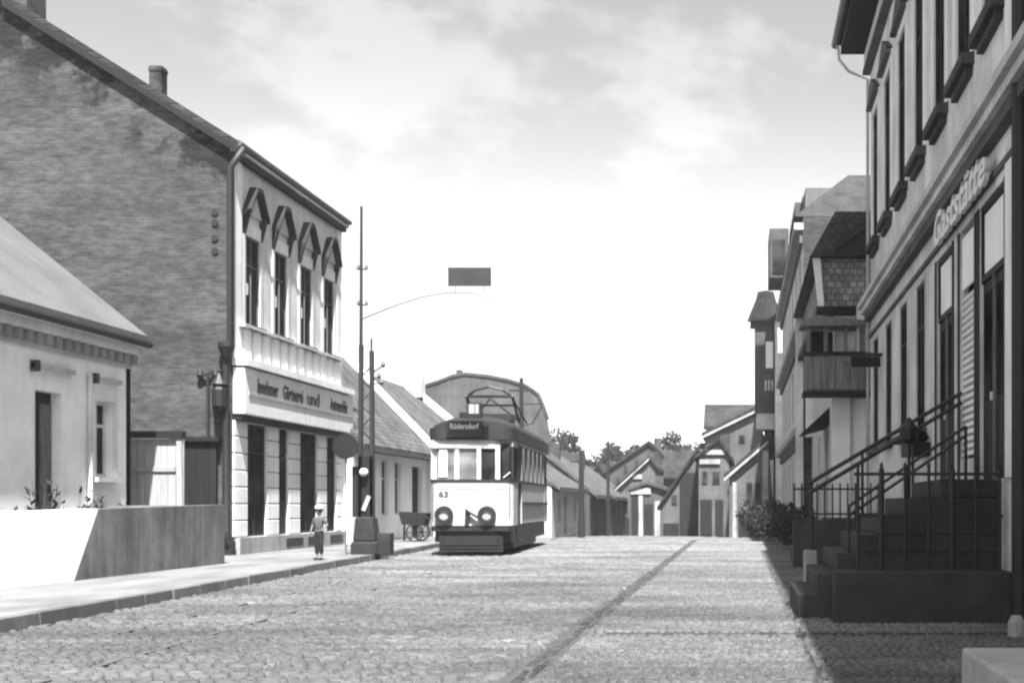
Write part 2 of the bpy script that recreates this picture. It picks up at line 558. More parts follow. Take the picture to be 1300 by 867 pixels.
def setts(x0f, x1f, Y0, Y1, sx, sy, h, skip=None, seed=1, ins=(.010, .017)):
    """arrays of individual stones: returns verts (n,8,3) and tone (n)"""
    r = np.random.default_rng(seed)
    P = []; RT = []
    y = Y0; row = 0
    while y < Y1:
        xa, xb = x0f(y), x1f(y)
        x = xa - r.uniform(0, sx)
        dy = sy * r.uniform(.85, 1.15); rt = r.normal(1, .09)
        while x < xb:
            w = sx * r.uniform(.7, 1.3)
            c = x + w / 2
            if xa <= x and x + w <= xb + .05 and not (skip and skip(c, y)):
                P.append((x, x + w, y, y + dy)); RT.append(rt)
            x += w
        y += dy; row += 1
    P = np.array(P)
    n = len(P)
    gap = np.minimum(r.uniform(.008, .019, n), sx * .13)
    inset = r.uniform(ins[0], ins[1], n)
    top = r.uniform(-.012, .012, n) * h + np.where(P[:, 2] > 48, -0.02 * (P[:, 2] - 48), 0)
    tilt = r.normal(0, .003, (n, 4))
    x0, x1, y0, y1 = P.T
    jit = lambda: r.normal(0, .004, n)
    V = np.zeros((n, 8, 3))
    B = [(x0 + gap, y0 + gap), (x1 - gap, y0 + gap), (x1 - gap, y1 - gap), (x0 + gap, y1 - gap)]
    T = [(x0 + gap + inset, y0 + gap + inset), (x1 - gap - inset, y0 + gap + inset), (x1 - gap - inset, y1 - gap - inset), (x0 + gap + inset, y1 - gap - inset)]
    for k in range(4):
        V[:, k, 0] = B[k][0]; V[:, k, 1] = B[k][1]; V[:, k, 2] = top - .045
        V[:, 4 + k, 0] = T[k][0] + jit(); V[:, 4 + k, 1] = T[k][1] + jit(); V[:, 4 + k, 2] = top + tilt[:, k]
    tone = np.clip(r.normal(1, .13, n) * np.array(RT), .5, 1.6)
    return V, tone
SF = np.array([(4, 5, 6, 7), (0, 1, 5, 4), (1, 2, 6, 5), (2, 3, 7, 6), (3, 0, 4, 7)])
def stones_mesh(name, V, tone, m, org=(0, 0, 0)):
    n = len(V)
    vs = (V - np.array(org)).reshape(-1, 3)
    fs = (SF[None] + (np.arange(n) * 8)[:, None, None]).reshape(-1, 4)
    me = bpy.data.meshes.new(name)
    me.vertices.add(len(vs)); me.vertices.foreach_set('co', vs.ravel())
    me.loops.add(len(fs) * 4); me.loops.foreach_set('vertex_index', fs.ravel().astype(np.int32))
    me.polygons.add(len(fs))
    me.polygons.foreach_set('loop_start', (np.arange(len(fs)) * 4).astype(np.int32))
    me.update(calc_edges=True)
    at = me.attributes.new('tone', 'FLOAT', 'FACE')
    at.data.foreach_set('value', np.repeat(tone, 5).astype(np.float32))
    me.materials.append(m)
    return me
def stuff_part(name, me, parent):
    o = bpy.data.objects.new(name, me); COL.objects.link(o)
    o.parent = parent; o.location = -WL[parent.name]
    o['kind'] = 'stuff'
    return o
def lay(name, V, tone, m, parent, nsingle):
    order = np.argsort(V[:, :, 1].mean(1))
    vis = [i for i in order if V[i, 0, 1] > 9.2 and -0.60 < V[i, 4, 0] / V[i, 4, 1] < 0.23]
    single = vis[:nsingle]
    rest = np.setdiff1d(np.arange(len(V)), single)
    stuff_part(name + 's', stones_mesh(name + 's', V[rest], tone[rest], m), parent)
    for i in single:
        c = V[i].mean(0)
        o = bpy.data.objects.new(name, stones_mesh(name, V[i:i + 1], tone[i:i + 1], m, c))
        COL.objects.link(o); o.parent = parent; o.location = Vector(c) - WL[parent.name]

TRK = lambda Y: -6.84 + (33 - Y) * 0.05        # track centre
def on_rail(c, y): return y < 60 and min(abs(c - TRK(y) - .5), abs(c - TRK(y) + .5)) < .035
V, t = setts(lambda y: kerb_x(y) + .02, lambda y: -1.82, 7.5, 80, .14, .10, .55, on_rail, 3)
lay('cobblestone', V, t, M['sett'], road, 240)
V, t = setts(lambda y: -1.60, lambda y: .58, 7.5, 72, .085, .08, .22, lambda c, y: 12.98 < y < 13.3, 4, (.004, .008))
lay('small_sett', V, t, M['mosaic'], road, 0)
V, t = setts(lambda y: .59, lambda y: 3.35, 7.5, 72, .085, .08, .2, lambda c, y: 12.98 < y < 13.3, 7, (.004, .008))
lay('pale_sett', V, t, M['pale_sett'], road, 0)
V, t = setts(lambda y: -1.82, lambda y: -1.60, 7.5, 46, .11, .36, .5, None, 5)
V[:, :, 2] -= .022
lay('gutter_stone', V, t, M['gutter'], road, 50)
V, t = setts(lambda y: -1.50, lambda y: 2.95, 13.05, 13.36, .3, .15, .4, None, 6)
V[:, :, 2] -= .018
lay('dark_row_stone', V, t, M['gutter'], road, 40)  # row of darker stones across the paving
for s in (-.5, .5):
    r_ = MB()
    r_.prism([(TRK(5) + s - .03, 5, -.03), (TRK(5) + s + .03, 5, -.03), (TRK(5) + s + .03, 5, -.008), (TRK(5) + s - .03, 5, -.008)], (TRK(60) - TRK(5), 55, -.24 if False else 0))
    r_.build('tram_rail', M['steel'], road)

# pavement on the far side of the carriageway, with its kerb
g = MB()
pys = [-10, 13.4, 30, 48, 62, 80]
for i in range(len(pys) - 1):
    a, b = pys[i], pys[i + 1]
    za, zb = gz(a), gz(b)
    ka, kb = kerb_x(a) - .14, kerb_x(b) - .14
    g.add([(ka, a, za - .1), (ka, a, za + .115), (-19, a, za + .13), (-19, a, za - .1), (kb, b, zb - .1), (kb, b, zb + .115), (-19, b, zb + .13), (-19, b, zb - .1)],
          [(1, 5, 6, 2), (0, 4, 5, 1)])
pavement = structure('pavement', g, M['pave'])
y = 9.0
while y < 60:
    L = random.uniform(.9, 1.25)
    x0, x1 = kerb_x(y), kerb_x(y + L)
    h = .12 + random.uniform(-.008, .008)
    dx = random.uniform(-.012, .012)
    z0 = gz(y)
    k = MB().prism([(x0 - .15 + dx, y + .008, z0 - .06), (x0 + dx, y + .008, z0 - .06), (x0 - .015 + dx, y + .008, z0 + h), (x0 - .15 + dx, y + .008, z0 + h)], (x1 - x0, L - .016, gz(y + L) - z0))
    k.build('kerb_stone', M['kerb'], pavement, bevel=.012)
    y += L

# ------------------------------------------------------------------ tall brick gabled house
FX = -11.9
HY0, HY1 = 30.4, 38.65
EZ, RX, RZ = 9.68, -17.2, 13.0
ho = thing('corner_house', 'tall house with a bare brick gable, shop pillars and four hooded upper windows', 'house', (-14, 34, .12))
sl_ = (RZ - EZ) / (FX - RX)
gab = MB()
pts = [(FX, HY0, .1), (FX, HY0, EZ), (RX, HY0, RZ), (2 * RX - FX, HY0, EZ), (2 * RX - FX, HY0, .1)]
gab.prism(pts[::-1], (0, .3, 0))
gab.build('gable_wall', M['brick'], ho)
FL = Fr((FX, 0, 0), (0, 1, 0), (1, 0, 0))
wc = [31.67, 33.62, 35.57, 37.54]
uholes = [(c - .47, c + .47, 5.62, 7.77) for c in wc]
gpil = [(30.45, 31.27), (32.6, 33.4), (34.15, 35.0), (36.5, 37.26), (38.2, 38.63)]
gholes = [(gpil[i][1], gpil[i + 1][0], .52, 3.25) for i in range(4)]
wm = MB()
wall(wm, FL, HY0 + .3, HY1, 3.3, EZ, uholes, .3)
wall(wm, FL, HY0 + .3, HY1, .1, 3.3, gholes, .08)
wm.add([(FX, HY1, .1), (FX, HY1, EZ), (RX, HY1, RZ), (2 * RX - FX, HY1, EZ), (2 * RX - FX, HY1, .1)], [(0, 1, 2, 3, 4)])
wm.add([(2 * RX - FX, HY0 + .3, .1), (2 * RX - FX, HY1, .1), (2 * RX - FX, HY1, EZ), (2 * RX - FX, HY0 + .3, EZ)], [(0, 1, 2, 3)])
wm.build('facade_wall', M['facade'], ho)
rf = MB()
n_ = Vector((sl_, 0, 1)).normalized()
for s in (1, -1):
    e = Vector((RX + s * (FX - RX + .2), HY0 - .12, EZ - .2 * sl_ + .05)); k = Vector((RX, HY0 - .12, RZ + .05))
    rf.prism([e, k, k + Vector((0, 0, .16)), e + Vector((0, 0, .16))], (0, HY1 - HY0 + .24, 0))
roof = rf.build('roof', M['slate'], ho)
vb = MB()
for s in (1,):
    e = Vector((RX + s * (FX - RX + .36), HY0 - .17, EZ - .36 * sl_ - .10)); k = Vector((RX, HY0 - .17, RZ - .10))
    vb.prism([e, k, k + Vector((0, 0, .16)), e + Vector((0, 0, .16))], (0, .05, 0))
vb.build('verge_board', M['dark_wood'], ho)
c1 = MB(); c1.box(-14.06, -13.76, 30.9, 31.2, 10.6, 11.72); c1.box(-14.075, -13.745, 30.885, 31.215, 11.6, 11.68)
c1.build('chimney', M['brick'], roof)
c2 = MB(); c2.box(-17.6, -16.72, 30.45, 31.3, 12.4, 15.2)
c2.build('chimney', M['brick'], roof)
for z in (7.95, 8.22, 8.5):
    pass
for k, z in enumerate((7.22, 7.52, 7.88, 8.13)):
    MB().lathe([(.0, -.03), (.09, -.03), (.07, .0)], (-12.28, HY0 - .005, z), 6, 'Y').build('wall_anchor', M['iron'], ho)
# cornice: gutter, white fillet, deep dark soffit
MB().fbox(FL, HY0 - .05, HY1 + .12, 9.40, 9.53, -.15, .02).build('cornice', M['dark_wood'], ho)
MB().fbox(FL, HY0 - .1, HY1 + .2, 9.534, 9.66, -.2, -.01).build('cornice_fillet', M['pale'], ho)
MB().tube([(FX + .2, HY0 - .1, 9.72), (FX + .2, HY1 + .3, 9.72)], .075).build('gutter', M['zinc'], ho)
# smooth corner pilaster and downpipe
MB().fbox(FL, HY0 + .02, HY0 + .5, 4.72, 9.39, -.05, .05).build('corner_pilaster', M['white'], ho)
MB().fbox(FL, HY1 - .42, HY1, 4.72, 9.39, -.04, .05).build('corner_pilaster', M['white'], ho)
dp = MB().tube([(FX + .35, HY0 - .12, 9.6), (FX + .02, HY0 - .12, 9.15), (FX + .02, HY0 - .12, 4.9), (FX - .08, HY0 - .12, 4.75), (FX - .08, HY0 - .12, .7), (FX + .02, HY0 - .25, .3)], .085, 10)
dp = dp.build('downpipe', M['iron'], ho, smooth=True)
MB().box(FX - .28, FX + .1, HY0 - .28, HY0 - .02, .1, .45).build('drain_box', M['iron'], dp)
MB().lathe([(.09, -.16), (.2, .1), (.2, .2)], (FX - .05, HY0 - .2, 4.85), 8).build('hopper', M['iron'], dp)
# windows with gabled hoods
for c in wc:
    w = window(ho, FL, c - .47, c + .47, 5.62, 7.77, nu=2, zs=(.68,), rec=.02, fw=.04, mf=M['stucco_dark'], sill=.12, ms=M['stucco_dark'])
    MB().fbox(FL, c - .5, c + .5, 7.775, 8.08, -.04, .02).build('lintel_panel', M['white'], w)
    cs = MB(); cs.fbox(FL, c - .62, c - .475, 5.62, 7.77, -.03, .03); cs.fbox(FL, c + .475, c + .62, 5.62, 7.77, -.03, .03)
    cs.build('casing', M['facade'], w)
    hd = MB()
    arch = [(-.62, 8.24), (-.16, 8.88), (.16, 8.88), (.62, 8.24)]
    for (ua, za), (ub, zb) in zip(arch, arch[1:]):
        a = FL.P(c + ua, za, 0); b = FL.P(c + ub, zb, 0)
        up = Vector((0, 0, .10))
        hd.prism([a, b, b + up, a + up], Vector((.22, 0, 0)))
    hd.build('hood', M['soot'], w)
    ty = MB(); ty.prism([FL.P(c - .52, 8.3), FL.P(c + .52, 8.3), FL.P(c + .16, 8.84), FL.P(c - .16, 8.84)], Vector((.05, 0, 0)))
    ty.build('tympanum', M['pale'], w)
    for s in (-1, 1):
        q = MB()
        q.prism([FL.P(c + s * .55 - .06, 8.36), FL.P(c + s * .55 - .06, 7.72), FL.P(c + s * .55 - .06, 7.82, -.05), FL.P(c + s * .55 - .06, 8.2, -.14), FL.P(c + s * .55 - .06, 8.36, -.17)], Vector((0, .12, 0)))
        q.build('console', M['soot'], w)
    MB().fbox(FL, c - .40, c - .26, 6.35, 6.62, .0, .03).build('curtain_tie', M['white'], w)
MB().fbox(FL, 30.9, 38.5, 4.725, 5.505, -.006, .02).build('apron_dark_strip', M['roofing'], ho)  # flat dark strip paints in the shade between the panels
# balusters under the windows
for i in range(12):
    u = 30.98 + i * .63
    MB().prism([FL.P(u, 4.74, 0), FL.P(u + .02, 4.74, -.07), FL.P(u + .16, 4.74, -.13), FL.P(u + .32, 4.74, -.13), FL.P(u + .46, 4.74, -.07), FL.P(u + .48, 4.74, 0)], (0, 0, .76)).build('apron_panel', M['white'], ho, bevel=.03)
MB().fbox(FL, 30.7, 38.5, 5.512, 5.57, -.2, 0).build('sill_course', M['pale'], ho)
# shop fascia
MB().fbox(FL, HY0 + .02, 38.9, 4.56, 4.72, -.36, 0).build('string_course', M['white'], ho)
sg = MB().fbox(FL, HY0 + .06, 39.0, 3.42, 4.52, -.28, 0).build('sign_board', M['white'], ho, bevel=.02)
MB().fbox(FL, HY0 + .3, 38.9, 3.86, 3.93, -.30, -.27).build('rail', M['grey_plaster'], sg)
for body, u, wd in (('Insehmer', 31.95, 1.4), ('Gärtnerei', 33.75, 1.5), ('und', 35.35, 1.0), ('Automobile', 37.6, 1.6)):
    text(body, .5, FL, u, 4.13, -.285, M['letter'], sg, width=wd, flip=1)
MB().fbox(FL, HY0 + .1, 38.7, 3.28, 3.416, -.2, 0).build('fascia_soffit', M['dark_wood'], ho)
# rusticated pillars: single blocks with open joints
for (a, b) in gpil:
    z = .53
    core = MB().fbox(FL, a + .03, b - .03, .52, 3.28, -.02, .3).build('pillar', M['dark_plaster'], ho)
    k = 0
    while z < 3.2:
        h = .375
        MB().fbox(FL, a, b, z, min(z + h, 3.27), -.05, .02).build('block', M['white'], core, bevel=.02)
        z += h + .022; k += 1
MB().fbox(FL, HY0 + .1, HY1, .09, .515, -.16, 0).build('plinth', M['grey_plaster'], ho)
for (a, b) in ((33.6, 34.9), (35.3, 35.9), (37.2, 38.4)):
    MB().fbox(FL, a, b, .2, .42, -.168, -.1).build('cellar_vent', M['iron'], ho)
for i, (a, b, c, d) in enumerate(gholes):
    if i == 1:
        dr = MB().fbox(FL, a, b, c, d - .7, .04, .1).build('shop_door', M['dark_wood'], ho)
        MB().fbox(FL, a + .15, b - .15, c + .9, d - .85, .02, .04).build('pane', M['glass'], dr)
        MB().fbox(FL, a, b, d - .66, d, .04, .1).build('fanlight', M['glass'], dr)
        MB().fbox(FL, a + .08, a + .13, c + .95, c + 1.1, 0, .04).build('handle', M['letter_white'], dr)
    else:
        window(ho, FL, a, b, c, d, nu=2, zs=(.75,), rec=.04, fw=.05, mf=M['dark_wood'], name='shop_window')
# iron pipe bracket and lantern on the gable
pb = thing('wall_bracket', 'thin iron pipe with a short cross arm fixed to the brick gable', 'bracket', (-12.42, HY0 - .1, 1.9))
MB().tube([(-12.42, HY0 - .1, 1.9), (-12.42, HY0 - .1, 4.35)], .035).build('pipe', M['iron'], pb)
MB().bar((-12.6, HY0 - .1, 4.28), (-12.2, HY0 - .1, 4.4), .06).build('arm', M['iron'], pb)
for x in (-12.6, -12.24):
    MB().lathe([(.05, -.12), (.085, -.05), (.06, .06), (.02, .1)], (x, HY0 - .1, 4.36), 8).build('cap', M['iron'], pb)
ln = thing('lantern', 'dark hanging lantern at the corner between brick gable and shop sign', 'lantern', (-12.08, HY0 - .3, 3.4))
MB().lathe([(.08, 0), (.16, .12), (.18, .5), (.13, .62)], (-12.08, HY0 - .3, 3.45), 8).build('lamp_body', M['iron'], ln)
MB().lathe([(.2, 0), (.1, .14), (.03, .26)], (-12.08, HY0 - .3, 4.075), 8).build('lamp_cap', M['iron'], ln)
MB().bar((-12.08, HY0 - .3, 4.36), (-12.08, HY0, 4.46), .04).build('lamp_bracket', M['iron'], ln)

# ------------------------------------------------------------------ low white house on the near side
WX = -13.0
wh = thing('cottage', 'low white cottage with a felt roof and toothed cornice beside the brick gable', 'house', (-15, 22, .12))
FW = Fr((WX, 0, 0), (0, 1, 0), (1, 0, 0))
wholes = [(23.95, 24.92, .5, 3.42), (26.1, 26.9, 1.85, 3.4), (19.2, 20.2, 1.6, 3.42)]
b = MB(); wall(b, FW, 14, 27.7, .1, 4.66, wholes, .3)
b.prism([(WX, 27.5, .1), (WX, 27.5, 4.66), (-17.5, 27.5, 8.3), (-22, 27.5, 4.66), (-22, 27.5, .1)], (0, .2, 0))
b.build('wall', M['white_wall'], wh)
b = MB()
ss = 3.65 / 4.5
for s in (1, -1):
    e = Vector((-17.5 + s * 4.8, 13.8, 4.78)); k = Vector((-17.5, 13.8, 4.78 + 4.8 * ss))
    b.prism([e, k, k + Vector((0, 0, .12)), e + Vector((0, 0, .12))], (0, 14.05, 0))
b.build('roof', M['felt'], wh)
MB().tube([(-12.66, 13.8, 4.72), (-12.66, 27.85, 4.72)], .085, 8).build('gutter', M['iron'], wh)
MB().fbox(FW, 14, 27.68, 4.47, 4.655, -.2, 0).build('eaves_board', M['white'], wh)
u = 16.0
while u < 27.6:
    MB().fbox(FW, u, u + .17, 4.26, 4.465, -.14, 0).build('dentil', M['grey_plaster'], wh); u += .34
MB().fbox(FW, 14, 27.68, 4.17, 4.257, -.05, 0).build('dentil_course', M['pale'], wh)
dr = MB().fbox(FW, 23.95, 24.92, .5, 3.42, .22, .28).build('door', M['dark_wood'], wh)
MB().fbox(FW, 24.5, 24.88, .9, 3.2, .19, .22).build('door_leaf', M['mid_wood'], dr)
window(wh, FW, 26.1, 26.9, 1.85, 3.4, nu=2, zs=(.68,), rec=.14, mf=M['stucco'], casing=.14, sill=.1, ms=M['pale'])
window(wh, FW, 19.2, 20.2, 1.6, 3.42, nu=2, zs=(.68,), rec=.14, mf=M['stucco'], casing=.14, sill=.1, ms=M['pale'])
for (a, bb, z) in ((23.75, 25.2, 3.8), (25.95, 27.1, 3.78)):
    MB().fbox(FW, a, bb, z, z + .09, -.12, 0).build('hood_mould', M['pale'], wh)
    MB().fbox(FW, a, a + .12, z - .06, z + .14, -.15, -.02).build('hood_stop', M['dark_plaster'], wh)
MB().tube([(WX + .07, 25.85, 3.9), (WX + .07, 25.85, .2)], .045, 8).build('downpipe', M['stucco'], wh)

# garden wall: white near part, cast shadow painted grey beyond a slanted edge
gwt = thing('garden_wall', 'garden wall white at the near end with a painted grey shadow beyond a slanted edge', 'wall', (-10.3, 21, .12))
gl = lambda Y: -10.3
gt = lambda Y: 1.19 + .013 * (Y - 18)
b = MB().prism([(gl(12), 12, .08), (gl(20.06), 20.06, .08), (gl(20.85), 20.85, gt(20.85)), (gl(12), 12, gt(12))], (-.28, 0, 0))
b.build('lit_section', M['white_wall'], gwt)
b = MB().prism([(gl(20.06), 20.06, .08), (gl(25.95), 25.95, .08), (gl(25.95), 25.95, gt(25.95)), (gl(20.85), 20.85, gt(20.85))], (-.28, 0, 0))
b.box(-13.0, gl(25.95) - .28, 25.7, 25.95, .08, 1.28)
b.build('shadowed_section', M['render'], gwt)
# side gate between the houses
gt_ = thing('side_gate', 'pale boarded gate under a dark beam between white cottage and brick gable', 'gate', (-12.85, 28.6, .12))
x = -13.45
while x < -12.4:
    MB().box(x, x + .165, 28.6, 28.64, .15, 2.72 + random.uniform(-.01, .01)).build('board', M['wood'], gt_); x += .172
MB().box(-13.45, -12.42, 28.56, 28.6, 2.02, 2.12).build('ledge', M['grey_plaster'], gt_)
MB().box(-13.45, -12.42, 28.56, 28.6, .75, .85).build('ledge', M['grey_plaster'], gt_)
MB().box(-13.5, -12.25, 28.5, 28.72, 2.76, 2.9).build('beam', M['dark_wood'], gt_)
MB().box(-12.39, -12.27, 28.54, 28.7, .1, 2.757).build('post', M['wood'], gt_)
sd = thing('plank_panel', 'dark plank panel at the foot of the brick gable', 'door', (-12.6, 30.2, .12))  # dark planks fill the darker area at the gable foot
x = -13.12
while x < -12.2:
    MB().box(x, x + .15, 30.2, 30.25, .15, 2.75).build('plank', M['dark_wood'], sd); x += .157
MB().box(-13.2, -12.1, 30.1, 30.38, 2.76, 2.86).build('top_board', M['dark_wood'], sd)

# leaf helper
def leaves(n, centre, rad, size, seed):
    r = np.random.default_rng(seed)
    b = MB()
    for i in range(n):
        d = r.normal(0, 1, 3); d /= np.linalg.norm(d)
        p = np.array(centre) + d * np.array(rad) * r.uniform(.35, 1.0) ** .6
        a = Vector(r.normal(0, 1, 3)).normalized(); q = a.cross(Vector(r.normal(0, 1, 3))).normalized()
        s = size * r.uniform(.6, 1.3)
        P = Vector(p)
        b.add([P - a * s, P + q * s * .45, P + a * s, P - q * s * .45], [(0, 1, 2, 3)])
    return b
def weed(x, y, h, seed, label):
    t = thing('weed', label, 'plant', (x, y, .13), 'weeds behind the garden wall')
    st = MB(); r = random.Random(seed)
    lf = MB()
    for k in range(9):
        dx, dy = r.uniform(-.35, .35), r.uniform(-.35, .35)
        hh = h * r.uniform(.6, 1)
        st.tube([(x + dx * .2, y + dy * .2, .13), (x + dx * .6, y + dy * .6, .13 + hh * .5), (x + dx, y + dy, .13 + hh)], [.012, .009, .004], 5)
        for j in range(14):
            q = r.uniform(.35, 1)
            c = Vector((x + dx * q, y + dy * q, .13 + hh * q))
            a = Vector((r.uniform(-1, 1), r.uniform(-1, 1), r.uniform(-.2, 1))).normalized(); w = a.cross(Vector((0, 0, 1))).normalized() * .035
            lf.add([c, c + a * .08 + w, c + a * .19, c + a * .08 - w], [(0, 1, 2, 3)])
    st.build('stem', M['bark'], t); lf.build('foliage', M['leaf'], t)
weed(-12.35, 22.9, 1.75, 1, 'bushy weed by the cottage wall short of the dark doorway')
weed(-12.5, 24.6, 1.6, 2, 'weed growing at the foot of the cottage doorway')
weed(-12.5, 25.7, 1.5, 3, 'low weed by the cottage downpipe')

# ------------------------------------------------------------------ low tiled house beyond, and its neighbours
def street_house(label, X, Y0, Y1, eave, ridge_x, ridge_z, z0, wallm, roofm, holes, verge=None, name='row_house', doors=(), frame=None):
    h = thing(name, label, 'house', ((X + ridge_x) / 2, (Y0 + Y1) / 2, z0))
    F = Fr((X, 0, 0), (0, 1, 0), (1, 0, 0))
    b = MB(); wall(b, F, Y0, Y1, z0 - .3, eave, list(holes) + list(doors), .25)
    for yy in (Y0, Y1):
        b.add([(X, yy, z0 - .3), (X, yy, eave), (ridge_x, yy, ridge_z), (2 * ridge_x - X, yy, eave), (2 * ridge_x - X, yy, z0 - .3)], [(0, 1, 2, 3, 4)])
    b.build('wall', wallm, h)
    b = MB(); s_ = (ridge_z - eave) / abs(X - ridge_x)
    for s in (1, -1):
        e = Vector((ridge_x + s * (X - ridge_x + .4), Y0 - .1, eave - .4 * s_ + .03)); k = Vector((ridge_x, Y0 - .1, ridge_z + .03))
        b.prism([e, k, k + Vector((0, 0, .15)), e + Vector((0, 0, .15))], (0, Y1 - Y0 + .2, 0))
    rf = b.build('roof', roofm, h)
    if verge:
        b = MB()
        e = Vector((X + .42, Y1 - .02, eave - .4 * s_ + .18)); k = Vector((ridge_x, Y1 - .02, ridge_z + .18))
        b.prism([e, k, k + Vector((0, 0, verge)), e + Vector((0, 0, verge))], (0, .3, 0))
        b.build('verge', M['white'], rf)
    MB().tube([(X + .46, Y0, eave - .4 * s_ - .02), (X + .46, Y1, eave - .4 * s_ - .02)], .07, 6).build('gutter', M['iron'], h)
    MB().fbox(F, Y0, Y1, eave - .3, eave - .05, -.2, 0).build('eaves_board', M['dark_wood'], h)
    for q in holes: window(h, F, *q, nu=2, zs=(.66,), rec=.1, fw=.05, mf=frame or M['stucco'], split=False)
    for q in doors:
        d = MB().fbox(F, q[0], q[1], q[2], q[3], .14, .2).build('door', M['dark_wood'], h)
        MB().fbox(F, q[0] + .15, q[1] - .15, q[3] - .6, q[3] - .1, .12, .14).build('pane', M['glass'], d)
    return h, rf, F
h1, rf1, F1 = street_house('low white house with a dark pantile roof behind the lattice mast', -11.6, 38.8, 48, 3.35, -15.2, 7.1, .12, M['white_wall'], M['tile'],
    [(42.0, 42.8, .95, 2.75), (43.6, 44.4, .95, 2.75)], verge=.28, doors=[(39.9, 40.7, .15, 2.75), (45.9, 47.3, .15, 2.65)])
MB().box(-14.9, -13.9, 40.5, 41.3, 6.0, 8.0).build('chimney', M['brick'], rf1)
MB().box(-14.95, -13.85, 40.45, 41.35, 7.8, 7.92).build('chimney_cap', M['dark_plaster'], rf1)
h2, rf2, F2 = street_house('tile roofed house with a white verge wall between pantile house and rounded barn', -11.3, 48.4, 60, 3.1, -15.4, 6.5, .05, M['white_wall'], M['tile'],
    [(50.2, 51.2, .9, 2.4), (53.2, 54.2, .9, 2.4)], verge=.35, doors=[(56.5, 57.6, 0, 2.3)])
MB().box(-15.3, -14.6, 59.3, 60.2, 6.2, 7.15).build('chimney', M['white'], rf2)
h3, rf3, F3 = street_house('small cottage with a pale doorway just beyond the tram', -9.0, 62, 73, 2.2, -12.2, 4.2, -.35, M['pale'], M['tile'],
    [(64, 65, .4, 1.6), (70.2, 71.2, .4, 1.6)], doors=[(66.3, 67.4, -.3, 1.7)])
MB().box(-12.2, -11.6, 66, 66.6, 3.9, 4.9).build('chimney', M['brick'], rf3)

h4, rf4, F4 = street_house('low dark row house receding beyond the thick pole', -8.7, 75, 84, 2.0, -11.6, 4.3, -.6, M['dark_plaster'], M['tile'],
    [(76.5, 77.4, .3, 1.5), (79.5, 80.4, .3, 1.5)], doors=[(78, 78.9, -.6, 1.5)])
MB().box(-11.6, -11.0, 79, 79.6, 3.9, 5.0).build('chimney', M['brick'], rf4)
h5, rf5, F5 = street_house('low pale row house at the far end of the receding row', -8.5, 84.4, 96, 1.9, -11.4, 4.0, -.8, M['grey_plaster'], M['tile'],
    [(86, 87, .1, 1.3), (92, 93, .1, 1.3)], doors=[(89, 90, -.8, 1.3)])
MB().box(-11.4, -10.8, 90, 90.6, 3.6, 4.8).build('chimney', M['brick'], rf5)
# big barn with a rounded roof behind the tram
bn = thing('barn', 'big grey barn with a rounded roof looming behind the tram', 'barn', (-15.5, 80, -.6))
out = [(497, 690), (497, 520), (512, 505), (530, 494), (556, 486), (574, 479), (590, 476), (620, 479), (645, 484), (668, 491), (682, 501), (689, 517), (694, 532), (697, 550), (697, 690)]
P3 = [(XX(px_, 76), 76, ZZ(py_, 76)) for px_, py_ in out]
MB().prism(P3, (0, .3, 0)).build('gable_wall', M['barn'], bn)
b = MB()
for i in range(1, len(P3) - 3):
    p, q = Vector(P3[i]), Vector(P3[i + 1])
    b.prism([p + Vector((0, -.08, 0)), q + Vector((0, -.08, 0)), q + Vector((0, -.08, .16)), p + Vector((0, -.08, .16))], (0, 1.0, 0))
b.build('roof', M['dark_plaster'], bn)
MB().box(XX(580, 77), XX(586, 77), 76.8, 77.3, ZZ(482, 77), ZZ(470, 77)).build('chimney', M['brick'], bn)

# ------------------------------------------------------------------ lattice mast, round sign, handcart
mast = thing('lattice_mast', 'tall lattice tramway mast with a thin top tube on a heavy stone foot', 'mast', (-8.92, 31, .12))
mx_, my_ = -8.92, 31.0
for s in (-1, 1):
    MB().bar((mx_ + s * .15, my_, .5), (mx_ + s * .125, my_, 5.1 if s < 0 else 4.95), .085, .14, (0, 1, 0)).build('channel', M['iron'], mast)
lc = MB(); z = 2.5; s = 1
while z < 4.5:
    lc.bar((mx_ - s * .14, my_ - .03, z), (mx_ + s * .14, my_ - .03, z + .3), .03, .02, (0, 1, 0)); z += .3; s = -s
lc.build('lacing', M['iron'], mast)
MB().box(mx_ - .17, mx_ + .17, my_ - .07, my_ + .07, .5, 2.45).build('cover_plate', M['panel'], mast)
MB().tube([(mx_ - .13, my_, 4.8), (mx_ - .12, my_, 8.4)], [.045, .032], 8).build('top_tube', M['iron'], mast)
MB().tube([(mx_ + .12, my_, 4.8), (mx_ + .12, my_, 5.25)], .025, 6).build('spike', M['iron'], mast)
b = MB(); b.box(mx_ - .3, mx_ + .34, my_ - .3, my_ + .3, .1, .42); b.prism([(mx_ - .26, my_ - .26, .42), (mx_ + .28, my_ - .26, .42), (mx_ + .2, my_ - .26, 1.0), (mx_ - .2, my_ - .26, 1.0)], (0, .5, 0))
b.build('foot', M['soot'], mast, bevel=.04)
MB().box(mx_ + .3, mx_ + .62, my_ - .2, my_ + .15, .1, .62).build('switch_box', M['soot'], mast, bevel=.02)
MB().box(mx_ - .3, mx_ - .18, my_ - .15, my_ + .1, 1.0, 2.2).build('cable_box', M['iron'], mast)
MB().lathe([(.03, -.09), (.1, -.05), (.11, .03), (.06, .1)], (mx_ - .02, my_ - .15, 2.05), 10).build('lamp_globe', M['letter_white'], mast, smooth=True)
MB().bar((mx_ - .05, my_ - .1, 1.15), (mx_ + .09, my_ - .1, 1.5), .1, .02, (0, 1, 0)).build('notice_plate', M['grey_plaster'], mast)
